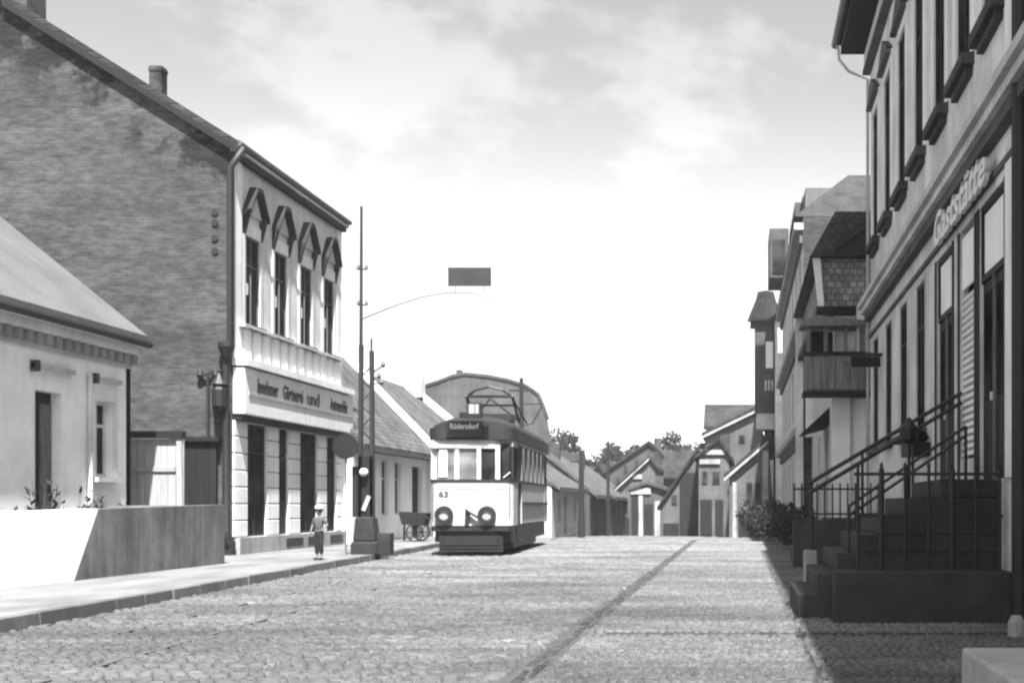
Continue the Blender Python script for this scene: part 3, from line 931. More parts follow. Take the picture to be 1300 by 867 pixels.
for z in (6.05, 6.9):
    MB().bar((mx_ - .22, my_, z), (mx_ + .02, my_, z), .03).build('cross_arm', M['iron'], mast)
    for dx in (-.2, 0):
        MB().lathe([(.02, 0), (.045, .02), (.03, .1)], (mx_ + dx, my_, z), 8).build('insulator', M['zinc'], mast)
MB().bar((mx_ + .1, my_, 4.4), (mx_ + .42, my_, 4.62), .03).build('cross_arm', M['iron'], mast)
MB().bar((mx_ + .1, my_, 4.15), (mx_ + .40, my_, 4.2), .03).build('cross_arm', M['iron'], mast)
for (dx, z) in ((.3, 4.35), (.4, 4.62), (.36, 4.2)):
    MB().lathe([(.03, -.06), (.06, 0), (.03, .09)], (mx_ + dx, my_, z), 8).build('insulator', M['zinc'], mast)

MB().tube([(mx_ - .1, my_, 5.72), (-8.27, 31, 6.02), (-7.6, 31, 6.24), (-7.0, 31, 6.34), (-6.4, 31, 6.33), (-5.95, 31, 6.2)], [.022, .016, .014, .014, .014, .012], 6).build('curved_arm', M['zinc'], mast)
st = thing('stop_sign', 'dark round disc on a thin post beside the shop pillars', 'sign', (-9.3, 30.6, .12))
MB().lathe([(.0, -.02), (.3, -.02), (.3, .02), (.0, .02)], (-9.3, 30.6, 2.66), 24, 'Y').build('disc', M['panel'], st)
MB().tube([(-9.3, 30.64, .12), (-9.3, 30.64, 2.9)], .022, 6).build('post', M['zinc'], st)

ct = thing('handcart', 'dark handcart standing by the doorway of the white pantile house', 'cart', (-10.2, 42, .12))
MB().prism([(-10.85, 41.6, .66), (-10.15, 41.6, .62), (-10.05, 41.6, 1.02), (-10.95, 41.6, 1.06)], (0, .7, 0)).build('body', M['dark_wood'], ct)
for yy in (41.5, 42.36):
    w_ = MB()
    for k in range(16):
        a, c_ = 2 * math.pi * k / 16, 2 * math.pi * (k + 1) / 16
        w_.bar((-10.4 + .27 * math.cos(a), yy, .40 + .27 * math.sin(a)), (-10.4 + .27 * math.cos(c_), yy, .40 + .27 * math.sin(c_)), .04)
    for k in range(6):
        a = math.pi * k / 3
        w_.bar((-10.4, yy, .40), (-10.4 + .26 * math.cos(a), yy, .40 + .26 * math.sin(a)), .025)
    w_.build('wheel', M['dark_wood'], ct)
for yy in (41.62, 42.25):
    MB().bar((-10.2, yy, .9), (-9.45, yy, .75), .05).build('shaft', M['dark_wood'], ct)
MB().bar((-10.85, 41.95, .8), (-10.85, 41.95, .13), .05).build('leg', M['dark_wood'], ct)

# panel hung over the street on a span wire
pn = thing('hanging_panel', 'dark blank rectangular panel on a thin curved arm over the street', 'sign', (-6.45, 31, 6.55))
MB().box(-6.97, -5.95, 30.98, 31.03, 6.5, 6.94).build('board', M['grey_panel'], pn)
for x in (-6.8, -6.1):
    MB().tube([(x, 31, 6.31), (x, 31, 6.5)], .01, 4).build('stay', M['zinc'], pn)
# ------------------------------------------------------------------ tram (built at the origin, front at y = 0 facing -y)
tr = thing('tram', 'cream and dark electric tram car coming up the street', 'tram')
TW = 1.05; TLn = 9.2
def rbox(mb, x0, x1, y0, y1, z0, z1, r, n=4):
    """vertical-edged box whose plan has rounded front and rear corners"""
    pts = []
    for (cx, cy, a0) in ((x1 - r, y0 + r, -90), (x1 - r, y1 - r, 0), (x0 + r, y1 - r, 90), (x0 + r, y0 + r, 180)):
        for k in range(n + 1):
            a = R(a0 + 90 * k / n); pts.append((cx + r * math.cos(a), cy + r * math.sin(a), z0))
    return mb.prism(pts, (0, 0, z1 - z0))
b = MB(); rbox(b, -.98, .98, .1, TLn - .1, .34, .76, .3); b.build('underframe', M['tram_dark'], tr)
b = MB(); rbox(b, -.85, .85, 1.6, TLn - 1.6, .14, .34, .2); b.build('truck_frame', M['tram_dark'], tr)
for yy in (3.1, 5.9):
    for s in (-1, 1):
        MB().lathe([(.0, -.06), (.36, -.06), (.39, -.02), (.36, .06), (.0, .06)], (s * .5, yy, .37), 20, 'X').build('wheel', M['tram_dark'], tr)
b = MB(); b.box(-.8, .8, .0, .12, .1, .5); b.build('lifeguard', M['tram_dark'], tr)
b = MB(); rbox(b, -1.02, 1.02, .0, .3, .62, .74, .12); b.build('bumper', M['tram_dark'], tr)
# bodies: platform dash, side panels
b = MB(); rbox(b, -TW, TW, .06, 1.3, .76, 1.86, .22, 6); b.build('dash_panel', M['tram_cream'], tr)
b = MB(); b.box(-TW + .02, TW - .02, 1.304, 1.36, .76, 2.9); b.build('platform_bulkhead', M['tram_dark'], tr)
b = MB(); b.box(-TW + .01, TW - .01, 2.1, TLn - 1.3, .78, 1.86); b.build('side_panel', M['tram_grey'], tr)
b = MB(); rbox(b, -TW, TW, TLn - 1.298, TLn, .76, 1.86, .22, 6); b.build('rear_dash', M['tram_grey'], tr)
b = MB(); b.box(-TW + .05, TW - .05, 1.362, 2.096, .5, 2.9); b.build('entrance', M['tram_dark'], tr)
b = MB()
b.box(TW - .005, TW + .03, 2.1, TLn - .3, 1.28, 1.36); b.box(-TW - .03, -TW + .005, 2.1, TLn - .3, 1.28, 1.36)
b.build('side_rail', M['tram_dark'], tr)
b = MB(); rbox(b, -TW - .015, TW + .015, .045, 1.3, 1.862, 1.93, .22, 6); b.build('front_sill', M['tram_dark'], tr)
b = MB(); b.box(-TW - .01, TW + .01, 1.302, TLn - .2, 1.862, 1.93); b.build('side_sill', M['tram_dark'], tr)
# front window posts and panes
for (x0, x1) in ((-1.04, -.88), (-.43, -.31), (.13, .24), (.60, .72)):
    b = MB(); b.box(x0, x1, .08 + (.1 if abs(x0) > .9 else 0), .16 + (.1 if abs(x0) > .9 else 0), 1.935, 2.86); b.build('front_post', M['tram_cream'], tr)
for (x0, x1) in ((-.89, -.42), (-.32, .14), (.23, .61)):
    b = MB(); b.box(x0, x1, .13, .145, 1.935, 2.72); b.build('front_pane', M['tram_glass'] if x0 < .2 else M['glass'], tr)  # paler glass colour paints reflected sky into two panes
b = MB(); rbox(b, -TW, .73, .07, .3, 2.725, 2.94, .15, 4); b.build('front_header', M['tram_cream'], tr)
MB().box(-.82, -.62, .10, .12, 2.0, 2.7).build('pane_reflection', M['blind'], tr)  # white strip painting a bright reflection in the first pane
# corner opening and platform side
b = MB(); b.box(.98, 1.04, .22, .3, 1.935, 2.9); b.box(.98, 1.04, 1.2, 1.28, 1.935, 2.9); b.build('corner_post', M['tram_dark'], tr)
b = MB(); b.box(.76, .96, .16, .18, 1.935, 2.86); b.build('corner_pane', M['glass'], tr)
b = MB(); b.box(1.0, 1.012, .32, 1.18, 1.935, 2.86); b.build('platform_pane', M['glass'], tr)
b = MB(); b.box(.735, 1.04, .2, 1.28, 2.78, 2.94); b.box(-1.04, -.9, .32, 1.28, 2.78, 2.94); b.build('platform_header', M['tram_grey'], tr)
MB().bar((.8, .12, 1.98), (.97, .12, 2.12), .025).build('grab_bar', M['letter_white'], tr)
# side windows
for s in (-1, 1):
    ny = 5; y0_, y1_ = 2.1, TLn - 1.3
    dy = (y1_ - y0_) / ny
    for k in range(ny + 1):
        MB().box(s * (TW - .06), s * (TW + .004), y0_ + k * dy - .06, y0_ + k * dy + .06, 1.935, 2.86).build('side_post', M['tram_side'], tr)
    for k in range(ny):
        p = MB().box(s * (TW - .05), s * (TW - .03), y0_ + k * dy + .05, y0_ + (k + 1) * dy - .05, 1.935, 2.84).build('side_pane', M['tram_glass'], tr)
    for k in range(2):
        MB().box(s * (TW - .05), s * (TW - .03), TLn - 1.2 + k * .55, TLn - .72 + k * .55, 1.935, 2.84).build('side_pane', M['glass'], tr)
    MB().box(s * (TW - .05), s * (TW + .002), 1.36, TLn - .25, 2.862, 2.945).build('side_header', M['tram_grey'], tr)
MB().box(-1.0, 1.0, 1.4, TLn - .3, 1.7, 1.9).build('interior_floor', M['tram_dark'], tr)
MB().box(-.9, .9, TLn - .3, TLn - .24, 1.9, 2.9).build('rear_glass', M['glass'], tr)
# roof: dark cantrail band and shallow vault
b = MB(); rbox(b, -TW - .05, TW + .05, .0, TLn + .06, 2.948, 3.24, .35, 6); b.build('cantrail', M['tram_roof'], tr)
b = MB()
npf = 10
for (ya, yb, k0, k1) in ((.06, .8, .55, 1.0), (.8, TLn - .8, 1.0, 1.0), (TLn - .8, TLn, 1.0, .55)):
    r0 = [(1.06 * math.cos(math.pi * i / npf) * (.92 if k0 < 1 else 1), ya, 3.242 + .36 * k0 * math.sin(math.pi * i / npf)) for i in range(npf + 1)]
    r1 = [(1.06 * math.cos(math.pi * i / npf) * (.92 if k1 < 1 else 1), yb, 3.242 + .36 * k1 * math.sin(math.pi * i / npf)) for i in range(npf + 1)]
    b.add(r0 + r1, [(i, i + 1, npf + 2 + i, npf + 1 + i) for i in range(npf)])
    if k0 < 1: b.add(r0, [tuple(range(npf + 1))])
    if k1 < 1: b.add(r1, [tuple(range(npf + 1))])
b.build('roof', M['tram_roof'], tr, smooth=True)
db = MB(); db.box(-.62, .3, -.04, .06, 3.0, 3.42); db = db.build('destination_box', M['tram_dark'], tr, bevel=.02)
FT = Fr((0, -.04, 0), (1, 0, 0), (0, -1, 0))
text('Rüdersdorf', .2, FT, -.17, 3.27, -.006, M['letter_white'], db, width=.72)
b = MB(); b.box(-.16, .2, .3, .7, 3.5, 3.9); lampb = b.build('roof_lamp', M['tram_dark'], tr)
MB().box(-.1, .04, .28, .3, 3.62, 3.86).build('lens', M['lens'], lampb)
MB().box(.06, .15, .28, .3, 3.62, 3.86).build('lens', M['lens'], lampb)
MB().box(-.5, .85, 1.2, 2.2, 3.5, 3.68).build('resistor_box', M['tram_dark'], tr)
MB().lathe([(.1, 0), (.1, .24)], (-.26, .5, 3.42), 8).build('whistle', M['tram_dark'], tr)
# bow collector
bc = MB()
for (x0, x1) in ((-.42, -.52), (.86, .72)):
    bc.tube([(x0, 3.0, 3.55), (x1, 2.6, 4.25)], .042, 6)
    bc.tube([(x0 + .1, 3.9, 3.6), (x1, 2.65, 4.2)], .028, 6)
bc.tube([(-.56, 2.6, 4.25), (.76, 2.6, 4.25)], .042, 6)
bc.tube([(-.46, 2.75, 4.02), (.78, 2.75, 4.02)], .03, 6)
bc.tube([(-.42, 2.9, 3.75), (.84, 2.9, 3.75)], .025, 6)
bc.tube([(-.52, 2.6, 4.25), (-.25, 2.5, 4.42), (.1, 2.45, 4.5), (.45, 2.5, 4.42), (.72, 2.6, 4.25)], .032, 6)
bc.tube([(-.42, 3.0, 3.6), (.1, 2.7, 4.2)], .02, 6); bc.tube([(.86, 3.0, 3.6), (.1, 2.7, 4.2)], .02, 6)
bc.build('bow_collector', M['tram_dark'], tr)
# beading, hand rails, axle boxes, springs
b = MB()
for x in (-.52, .02, .55): b.box(x - .008, x + .008, .052, .066, .78, 1.85)
b.box(-.86, .86, .05, .066, 1.70, 1.715)
b.build('dash_bead', M['tram_grey'], tr)
for s in (-1, 1):
    MB().tube([(s * .97, .05, 1.0), (s * .97, .03, 1.1), (s * .97, .03, 1.75), (s * .97, .05, 1.82)], .014, 6).build('hand_rail', M['zinc'], tr)
    for yy in (3.1, 5.9):
        MB().box(s * .6, s * .82, yy - .14, yy + .14, .26, .52).build('axle_box', M['tram_dark'], tr)
        q = MB()
        for j in range(4): q.box(s * .66, s * .76, yy - .5 + .1 * j, yy + .5 - .1 * j, .54 + .035 * j, .57 + .035 * j)
        q.build('leaf_spring', M['iron'], tr)
for j in range(5):
    MB().box(-.78, .78, -.14, -.11, .1 + j * .085, .15 + j * .085).build('lifeguard_slat', M['tram_dark'], tr)
for x in (-.7, .7): MB().box(x - .04, x + .04, -.11, .0, .1, .5).build('lifeguard_strut', M['tram_dark'], tr)
# front fittings
for x in (-.68, .40):
    hl = MB().lathe([(.0, -.02), (.12, -.02), (.13, -.1), (.225, -.1), (.235, .02), (.2, .12)], (x, .0, 1.03), 24, 'Y').build('headlight', M['tram_dark'], tr)
    MB().lathe([(.0, -.045), (.135, -.04), (.135, .0)], (x, .0, 1.03), 20, 'Y').build('lens', M['lens'], hl)
MB().bar((-.12, -.03, 1.14), (.26, -.06, .92), .07, .05).build('coupling_bar', M['tram_dark'], tr)
MB().prism([(-.14, -.03, 1.2), (-.02, -.03, 1.1), (-.06, -.03, .76), (-.16, -.03, .76)], (0, .08, 0)).build('coupling_socket', M['tram_dark'], tr)
FT2 = Fr((0, .06, 0), (1, 0, 0), (0, -1, 0))
text('63', .2, FT2, -.7, 1.55, -.003, M['letter'], tr, name='car_number', width=.24)
MB().box(-.3, .3, .02, .06, .2, .34).build('fender', M['tram_dark'], tr)
for s in (-1, 1):
    MB().box(s * .98, s * 1.08, 1.4, 2.05, .34, .38).build('step', M['tram_dark'], tr)
tr.location = (-6.84, 33.0, 0.0)
tr.rotation_euler = (0, 0, R(2.9))

# ------------------------------------------------------------------ stucco house with the inn stairs
RXF = 3.0
rb = thing('inn_house', 'tall grey stucco house with an inn on the raised ground floor', 'house', (6, 14, 0))
FR = Fr((RXF, 0, 0), (0, 1, 0), (-1, 0, 0))
RY0, RY1 = -14.0, 30.0
upw = [28.75, 26.4, 24.05, 21.75, 19.5, 17.4, 15.45, 12.6, 10.4]
uh = [(c - .55, c + .55, 7.1, 10.0) for c in upw]
low = [28.75, 26.25, 23.85, 21.6]
lh = [(c - .5, c + .5, 2.55, 4.95) for c in low]
DA = (18.35, 19.85, 1.6, 5.0)
BL = (16.55, 17.75, 1.9, 5.0)
DB = (14.75, 16.3, 1.6, 5.0)
b = MB()
wall(b, FR, RY0, RY1, 5.5, 11.7, uh, .22)
wall(b, FR, RY0, RY1, -.1, 5.5, lh + [DA, BL, DB], .3)
b.add([(RXF, RY1, -.1), (RXF, RY1, 11.7), (12, RY1, 11.7), (12, RY1, -.1)], [(0, 1, 2, 3)])
b.add([(RXF, RY0, -.1), (RXF, RY0, 11.7), (12, RY0, 11.7), (12, RY0, -.1)], [(0, 1, 2, 3)])
b.build('wall', M['stucco'], rb)
b = MB()
b.prism([(RXF - .75, RY0 - .3, 11.95), (RXF - .75, RY0 - .3, 12.1), (7.5, RY0 - .3, 14.2), (12.5, RY0 - .3, 12.1), (12.5, RY0 - .3, 11.95)], (0, RY1 - RY0 + .5, 0))
rr = b.build('roof', M['slate'], rb)
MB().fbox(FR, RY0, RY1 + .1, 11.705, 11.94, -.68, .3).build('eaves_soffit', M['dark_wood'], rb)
MB().fbox(FR, RY0, RY1 + .06, 11.3, 11.7, -.14, 0).build('eaves_frieze', M['stucco'], rb)
MB().fbox(FR, RY0, RY1 + .04, 11.2, 11.296, -.18, 0).build('frieze_mould', M['stucco_dark'], rb)
MB().tube([(RXF - .8, RY0, 11.95), (RXF - .8, RY1 + .2, 11.95)], .09, 8).build('gutter', M['zinc'], rb)
MB().tube([(RXF - .76, RY1 - .05, 11.86), (RXF - .72, RY1 + .0, 11.55), (RXF - .5, RY1, 11.28), (RXF - .06, RY1 + .02, 11.1), (RXF - .06, RY1 + .02, .2)], .035, 8).build('downpipe', M['pale'], rb, smooth=True)
MB().fbox(FR, RY0, RY1 + .05, 5.78, 5.9, -.30, 0).build('cornice_top', M['pale'], rb)
MB().fbox(FR, RY0, RY1 + .03, 5.66, 5.776, -.22, 0).build('cornice_mould', M['stucco'], rb)
MB().fbox(FR, RY0, RY1 + .01, 5.5, 5.656, -.14, 0).build('cornice_bed', M['stucco_dark'], rb)
MB().fbox(FR, RY0, RY1, 5.12, 5.2, -.04, 0).build('fillet', M['stucco_dark'], rb)
for c in upw:
    w = window(rb, FR, c - .55, c + .55, 7.1, 10.0, nu=2, zs=(.7,), rec=.008, fw=.05, mf=M['dark_wood'], casing=.27, mc=M['white'], cp=.03, pd=.006)
    MB().fbox(FR, c - .75, c + .72, 6.95, 7.095, -.17, 0).build('sill', M['dark_plaster'], w)
    MB().fbox(FR, c - .62, c + .58, 6.84, 6.946, -.09, 0).build('sill_bracket', M['dark_plaster'], w)
    hd = MB()
    hd.fbox(FR, c - .78, c + .78, 10.2, 10.28, -.15, 0)
    hd.prism([FR.P(c - .8, 10.305), FR.P(c + .8, 10.305), FR.P(c, 10.7)], Vector((-.13, 0, 0)))
    hd.build('pediment', M['stucco_dark'], w)
for c in low:
    w = window(rb, FR, c - .5, c + .5, 2.55, 4.95, nu=2, zs=(.7,), rec=.008, fw=.05, mf=M['dark_wood'], casing=.1, mc=M['pale'], cp=.012, pd=.006)
    MB().fbox(FR, c - .68, c + .68, 2.42, 2.545, -.16, 0).build('sill', M['stucco_dark'], w)
# inn doors and the window with its white slatted blind
for (a, bb, c, d) in (DA, DB):
    dr = MB().fbox(FR, a, bb, c, d - .95, .05, .11).build('inn_door', M['dark_wood'], rb)
    MB().fbox(FR, (a + bb) / 2 - .03, (a + bb) / 2 + .03, c, d - .95, .02, .05).build('cover_strip', M['mid_wood'], dr)
    MB().fbox(FR, a + .14, (a + bb) / 2 - .12, c + 1.0, d - 1.1, .035, .05).build('pane', M['glass'], dr)
    MB().fbox(FR, (a + bb) / 2 + .12, bb - .14, c + 1.0, d - 1.1, .035, .05).build('pane', M['glass'], dr)
    MB().fbox(FR, (a + bb) / 2 + .06, (a + bb) / 2 + .1, c + .95, c + 1.05, .0, .05).build('handle', M['letter_white'], dr)
    fl = MB()
    fl.fbox(FR, a, bb, d - .946, d - .86, .02, .1); fl.fbox(FR, a, bb, d - .08, d, .02, .1)
    fl.fbox(FR, a, a + .08, d - .86, d - .08, .02, .1); fl.fbox(FR, bb - .08, bb, d - .86, d - .08, .02, .1)
    fl = fl.build('fanlight', M['dark_wood'], rb)
    MB().fbox(FR, a + .08, (a + bb) / 2 - .03, d - .84, d - .1, .05, .07).build('pane', M['blind'], fl)
    MB().fbox(FR, (a + bb) / 2 + .03, bb - .08, d - .84, d - .1, .05, .07).build('pane', M['blind'], fl)
bw_ = MB().fbox(FR, BL[0], BL[1], BL[2], BL[3], .12, .14).build('blind_window', M['glass'], rb)
MB().fbox(FR, BL[0] + .05, BL[1] - .05, 4.2, 4.9, .02, .05).build('transom_pane', M['blind'], bw_)
z = 1.95
while z < 4.12:
    MB().prism([FR.P(BL[0] + .06, z, .09), FR.P(BL[0] + .06, z + .004, .01), FR.P(BL[0] + .06, z + .02, .01), FR.P(BL[0] + .06, z + .085, .07), FR.P(BL[0] + .06, z + .085, .09)], (0, BL[1] - BL[0] - .12, 0)).build('slat', M['blind'], bw_)
    z += .095
for u in (BL[0] - .06, BL[1], DA[0] - .12, DA[1], DB[0] - .14, DB[1]):
    MB().fbox(FR, u + .005, u + .115, 1.6, 5.0, -.02, .1).build('door_jamb', M['dark_wood'], rb)
MB().fbox(FR, 14.2, 14.56, 1.6, 5.1, -.04, .05).build('pilaster', M['white'], rb)
MB().fbox(FR, 14.2, 14.56, 5.95, 11.1, -.04, .05).build('pilaster', M['white'], rb)
ip = MB().tube([(RXF - .1, 13.5, .1), (RXF - .1, 13.5, 11.8)], .085, 8).build('downpipe', M['iron'], rb)
text('Gaststätte', .62, FR, 17.25, 5.27, -.12, M['letter_white'], rb, width=4.0, shear=.25, flip=-1, depth=.03)
# bracket sign edge-on
bs = thing('bracket_sign', 'dark bracket sign jutting from the stucco house below the cornice', 'sign', (2.4, 27.5, 4.2))
MB().box(2.32, 3.0, 27.48, 27.52, 4.42, 4.5).build('arm', M['iron'], bs)
MB().box(2.34, 2.96, 27.47, 27.53, 4.2, 4.41).build('plate', M['panel'], bs)

# near stair
sr = thing('stair', 'dark stone flight of steps up to the inn door', 'stair', (2, 16, 0))
prof = [(.66, .27), (.88, .5), (1.1, .74), (1.34, .95), (1.62, 1.165), (1.93, 1.38), (2.3, 1.59)]
for i, (x, z) in enumerate(prof):
    zb = prof[i - 1][1] - .05 if i else -.06
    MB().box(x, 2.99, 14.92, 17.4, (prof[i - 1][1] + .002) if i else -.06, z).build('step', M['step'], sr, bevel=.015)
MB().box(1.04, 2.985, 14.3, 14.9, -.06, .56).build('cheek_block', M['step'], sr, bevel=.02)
MB().box(.86, 1.03, 17.42, 17.8, -.06, .68).build('newel_block', M['grey_plaster'], sr, bevel=.02)
def railing(label, name='railing', loc=(2, 15, .5)):
    return thing(name, label, 'railing', loc)
hr = railing('long double iron handrail rising along the far side of the inn steps', 'handrail', (2, 17.5, .6))
pa, pb_ = Vector((.92, 17.5, 1.58)), Vector((2.98, 17.5, 2.80))
for dz in (0, -.13):
    MB().tube([pa + Vector((0, 0, dz)), pb_ + Vector((0, 0, dz))], .028, 8).build('rail', M['iron'], hr)
for t in (0.02, .35, .68, .98):
    p = pa.lerp(pb_, t)
    zb = .1
    MB().tube([(p.x, 17.5, max(.2, p.z - 1.3)), (p.x, 17.5, p.z)], .022, 6).build('post', M['iron'], hr)
hr2 = railing('shorter double handrail on the near edge of the inn steps', 'handrail', (1.8, 15, .9))
pa, pb_ = Vector((1.25, 15.0, 1.28)), Vector((2.6, 15.0, 2.2))
for dz in (0, -.11):
    MB().tube([pa + Vector((0, 0, dz)), pb_ + Vector((0, 0, dz))], .02, 6).build('rail', M['iron'], hr2)
for t in (0.0, .5, 1.0):
    p = pa.lerp(pb_, t)
    MB().tube([(p.x, 15.0, p.z - .75), (p.x, 15.0, p.z)], .02, 6).build('post', M['iron'], hr2)
fn_ = railing('spiked iron railing on the low block before the inn steps', 'iron_fence', (2.1, 14.6, .56))
for z in (1.64, 1.17):
    MB().box(1.28, 2.95, 14.585, 14.615, z - .018, z + .018).build('rail', M['iron'], fn_)
x = 1.32; k = 0
while x < 2.95:
    w_ = .034 if k % 3 == 1 else .02
    pk = MB().tube([(x, 14.6, .55), (x, 14.6, 1.7)], w_, 6).build('picket', M['iron'], fn_)
    MB().lathe([(.012, 0), (.024, .03), (.012, .06), (.003, .08)], (x, 14.6, 1.7), 6).build('finial', M['iron'], pk)
    x += .265; k += 1
lp = thing('lamp_post', 'small dark lantern on an iron post among the stair rails', 'lamp', (2.1, 16.2, 1.38))
MB().tube([(2.1, 16.2, 1.38), (2.1, 16.2, 2.05)], .024, 6).build('post', M['iron'], lp)
MB().lathe([(.05, 0), (.11, .06), (.13, .2), (.06, .27), (.02, .33)], (2.1, 16.2, 2.05), 8).build('lantern', M['iron'], lp)
lp2 = thing('flower_box', 'dark planted box on a sill behind the stair rails', 'planter', (2.8, 20.6, 2.3))
MB().box(2.62, 2.98, 20.4, 21.2, 2.06, 2.28).build('box', M['dark_wood'], lp2)
leaves(70, (2.8, 20.8, 2.38), (.16, .4, .12), .08, 4).build('foliage', M['leaf'], lp2)

# back porch
bp = thing('porch', 'dark stone porch with a picket railing below the pale house wall', 'porch', (2, 30, 0))
for i, (x, z) in enumerate(((1.15, .25), (1.4, .5), (1.62, .75), (1.85, 1.0))):
    MB().box(x, 2.97, 27.4, 29.8, (z - .248) if i else -.06, z).build('step', M['step'], bp, bevel=.015)
MB().box(1.1, 2.96, 26.9, 27.38, -.06, .98).build('cheek_wall', M['step'], bp)
for z in (1.62, 1.1):
    MB().box(1.1, 2.9, 27.1, 27.14, z - .02, z + .02).build('rail', M['iron'], bp)
x = 1.12
while x < 2.9:
    MB().tube([(x, 27.12, .98), (x, 27.12, 1.74)], .02, 6).build('picket', M['iron'], bp); x += .16
# stone block in the near corner and small marker stone
MB_ = MB().prism([(1.36, 2, -.06), (2.4, 2, -.06), (2.4, 2, .42), (1.36, 2, .42)], (.0, 6.0, 0))
tag(MB_.build('stone_block', M['lightstone'], bevel=.02), 'pale flat topped stone block on the pavement nearest the viewer', 'stone block')
tag(MB().lathe([(.09, 0), (.085, .16), (.05, .23)], (2.74, 12.9, -.03), 10).build('marker_stone', M['grey_plaster']), 'small rounded pale marker stone at the pavement edge by the house', 'stone')

# ------------------------------------------------------------------ houses farther up on the inn side
hb = thing('timber_house', 'house with a timber bay and mansard roof adjoining the stucco inn', 'house', (5, 36, 0))
FB = Fr((0, 31.2, 0), (1, 0, 0), (0, -1, 0))
FB2 = Fr((2.25, 0, 0), (0, 1, 0), (-1, 0, 0))
b = MB(); wall(b, FB, 2.25, 8, -.2, 5.9, [], .2); b.build('side_wall', M['white_wall'], hb)  # whiter than the street wall, standing in for sunlight on this side
b = MB(); wall(b, FB2, 31.2, 41, -.2, 5.9, [(33.2, 34.6, .2, 3.2), (36.6, 37.6, 1.2, 3.2)], .25)
b.build('wall', M['pale'], hb)
window(hb, FB2, 36.6, 37.6, 1.2, 3.2, rec=.12, mf=M['stucco'], split=False)
dd = MB().fbox(FB2, 33.2, 34.6, .2, 3.2, .15, .2).build('door', M['dark_wood'], hb)
MB().fbox(FB2, 33.9, 34.0, .3, 3.1, .1, .15).build('cover_strip', M['pale'], dd)
MB().prism([(2.25, 32.8, 3.3), (1.55, 32.8, 3.1), (2.25, 32.8, 3.75)], (0, 2.2, 0)).build('door_hood', M['dark_wood'], hb)
MB().box(2.18, 2.62, 31.0, 31.19, .0, 4.0).build('corner_pilaster', M['white'], hb)
by = MB().box(1.52, 3.1, 30.35, 31.0, 3.94, 4.78).build('bay', M['mid_wood'], hb)
for i in range(9):
    MB().box(1.54 + i * .172, 1.7 + i * .172, 30.31, 30.348, 3.98, 4.74).build('board', M['mid_wood'], by)
MB().box(1.46, 3.12, 30.28, 31.1, 3.84, 3.936).build('bay_floor', M['dark_wood'], by)
MB().box(1.46, 3.12, 30.28, 30.5, 4.784, 4.86).build('bay_rail', M['dark_wood'], by)
for x in (1.55, 1.95, 2.42, 2.78):
    MB().box(x, x + .09, 30.38, 30.47, 4.863, 5.42).build('bay_post', M['mid_wood'], by)
MB().box(1.6, 2.2, 30.9, 30.95, 4.87, 5.4).build('bay_opening', M['glass'], by)
MB().box(2.5, 2.72, 30.86, 30.9, 5.0, 5.3).build('bay_pane', M['blind'], by)
MB().prism([(1.4, 30.2, 5.45), (3.12, 30.2, 5.45), (3.12, 30.2, 5.55), (1.75, 30.2, 5.7), (1.4, 30.2, 5.53)], (0, 1.0, 0)).build('bay_roof', M['mid_wood'], by)
MB().box(2.75, 3.05, 30.5, 31.18, 4.0, 5.95).build('side_pier', M['white'], by)
# upper storey: tile hung, white bargeboard, dark eaves, hipped roof
MB().box(1.95, 8, 31.0, 41, 6.0, 7.15).build('tile_hung_storey', M['tile_pale'], hb)
MB().prism([(1.86, 30.9, 5.92), (2.0, 30.9, 5.92), (1.9, 30.9, 7.15), (1.72, 30.9, 7.15)], (0, .1, 0)).build('bargeboard', M['white'], hb)
MB().box(1.8, 8, 30.8, 41.1, 5.82, 5.99).build('eaves', M['dark_wood'], hb)
b = MB()
b.add([(1.65, 30.7, 7.16), (8, 30.7, 7.16), (8, 41, 7.16), (1.65, 41, 7.16), (2.35, 32.2, 8.55), (8, 32.2, 8.55), (8, 39, 8.55), (2.35, 39, 8.55)],
      [(0, 1, 5, 4), (3, 0, 4, 7), (4, 5, 6, 7), (2, 3, 7, 6), (0, 3, 2, 1)])
b.build('roof', M['tile_x'], hb)
MB().prism([(2.2, 30.66, 7.2), (3.3, 30.66, 7.95), (3.3, 30.66, 8.05), (2.2, 30.66, 7.28)], (0, .1, 0)).build('hip_board', M['dark_wood'], hb)

hc = thing('storey_house', 'narrow three storey house with attic parapet and light window bands beyond the timber house', 'house', (5, 52, -.1))
FC = Fr((2.0, 0, 0), (0, 1, 0), (-1, 0, 0))
FCf = Fr((0, 41.2, 0), (1, 0, 0), (0, -1, 0))
b = MB()
ch = [(a, a + 1.3, z, z + 1.9) for a in (43, 46, 49.2, 52.5, 56, 59) for z in (1.0, 4.4, 7.6)]
wall(b, FC, 41.2, 62, -.5, 10.4, ch, .25)
b.build('wall', M['pale'], hc)
b = MB(); wall(b, FCf, 2.0, 9, -.5, 10.4)
b.build('side_wall', M['brick_s'], hc)
for q in ch: window(hc, FC, *q, rec=.1, mf=M['stucco'], split=False)
for z in (3.5, 6.8, 10.0):
    MB().fbox(FC, 41.2, 62.1, z, z + .22, -.3, 0).build('string_course', M['grey_plaster'], hc)
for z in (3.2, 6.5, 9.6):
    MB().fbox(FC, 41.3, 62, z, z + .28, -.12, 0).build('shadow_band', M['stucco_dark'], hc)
MB().box(1.75, 1.98, 41.0, 41.3, 0, 7.4).build('corner_pilaster', M['stucco'], hc)
MB().box(2.2, 9, 44, 60, 10.4, 12.0).build('attic', M['stucco_dark'], hc)
at_ = MB().box(1.3, 2.15, 58, 61.5, 11.4, 13.6).build('attic_dormer', M['dark_plaster'], hc)
MB().box(1.45, 2.0, 57.95, 58, 11.6, 13.1).build('pane', M['glass'], at_)
MB().box(2.1, 2.6, 50, 56, 12.0, 12.9).build('parapet', M['dark_plaster'], hc)
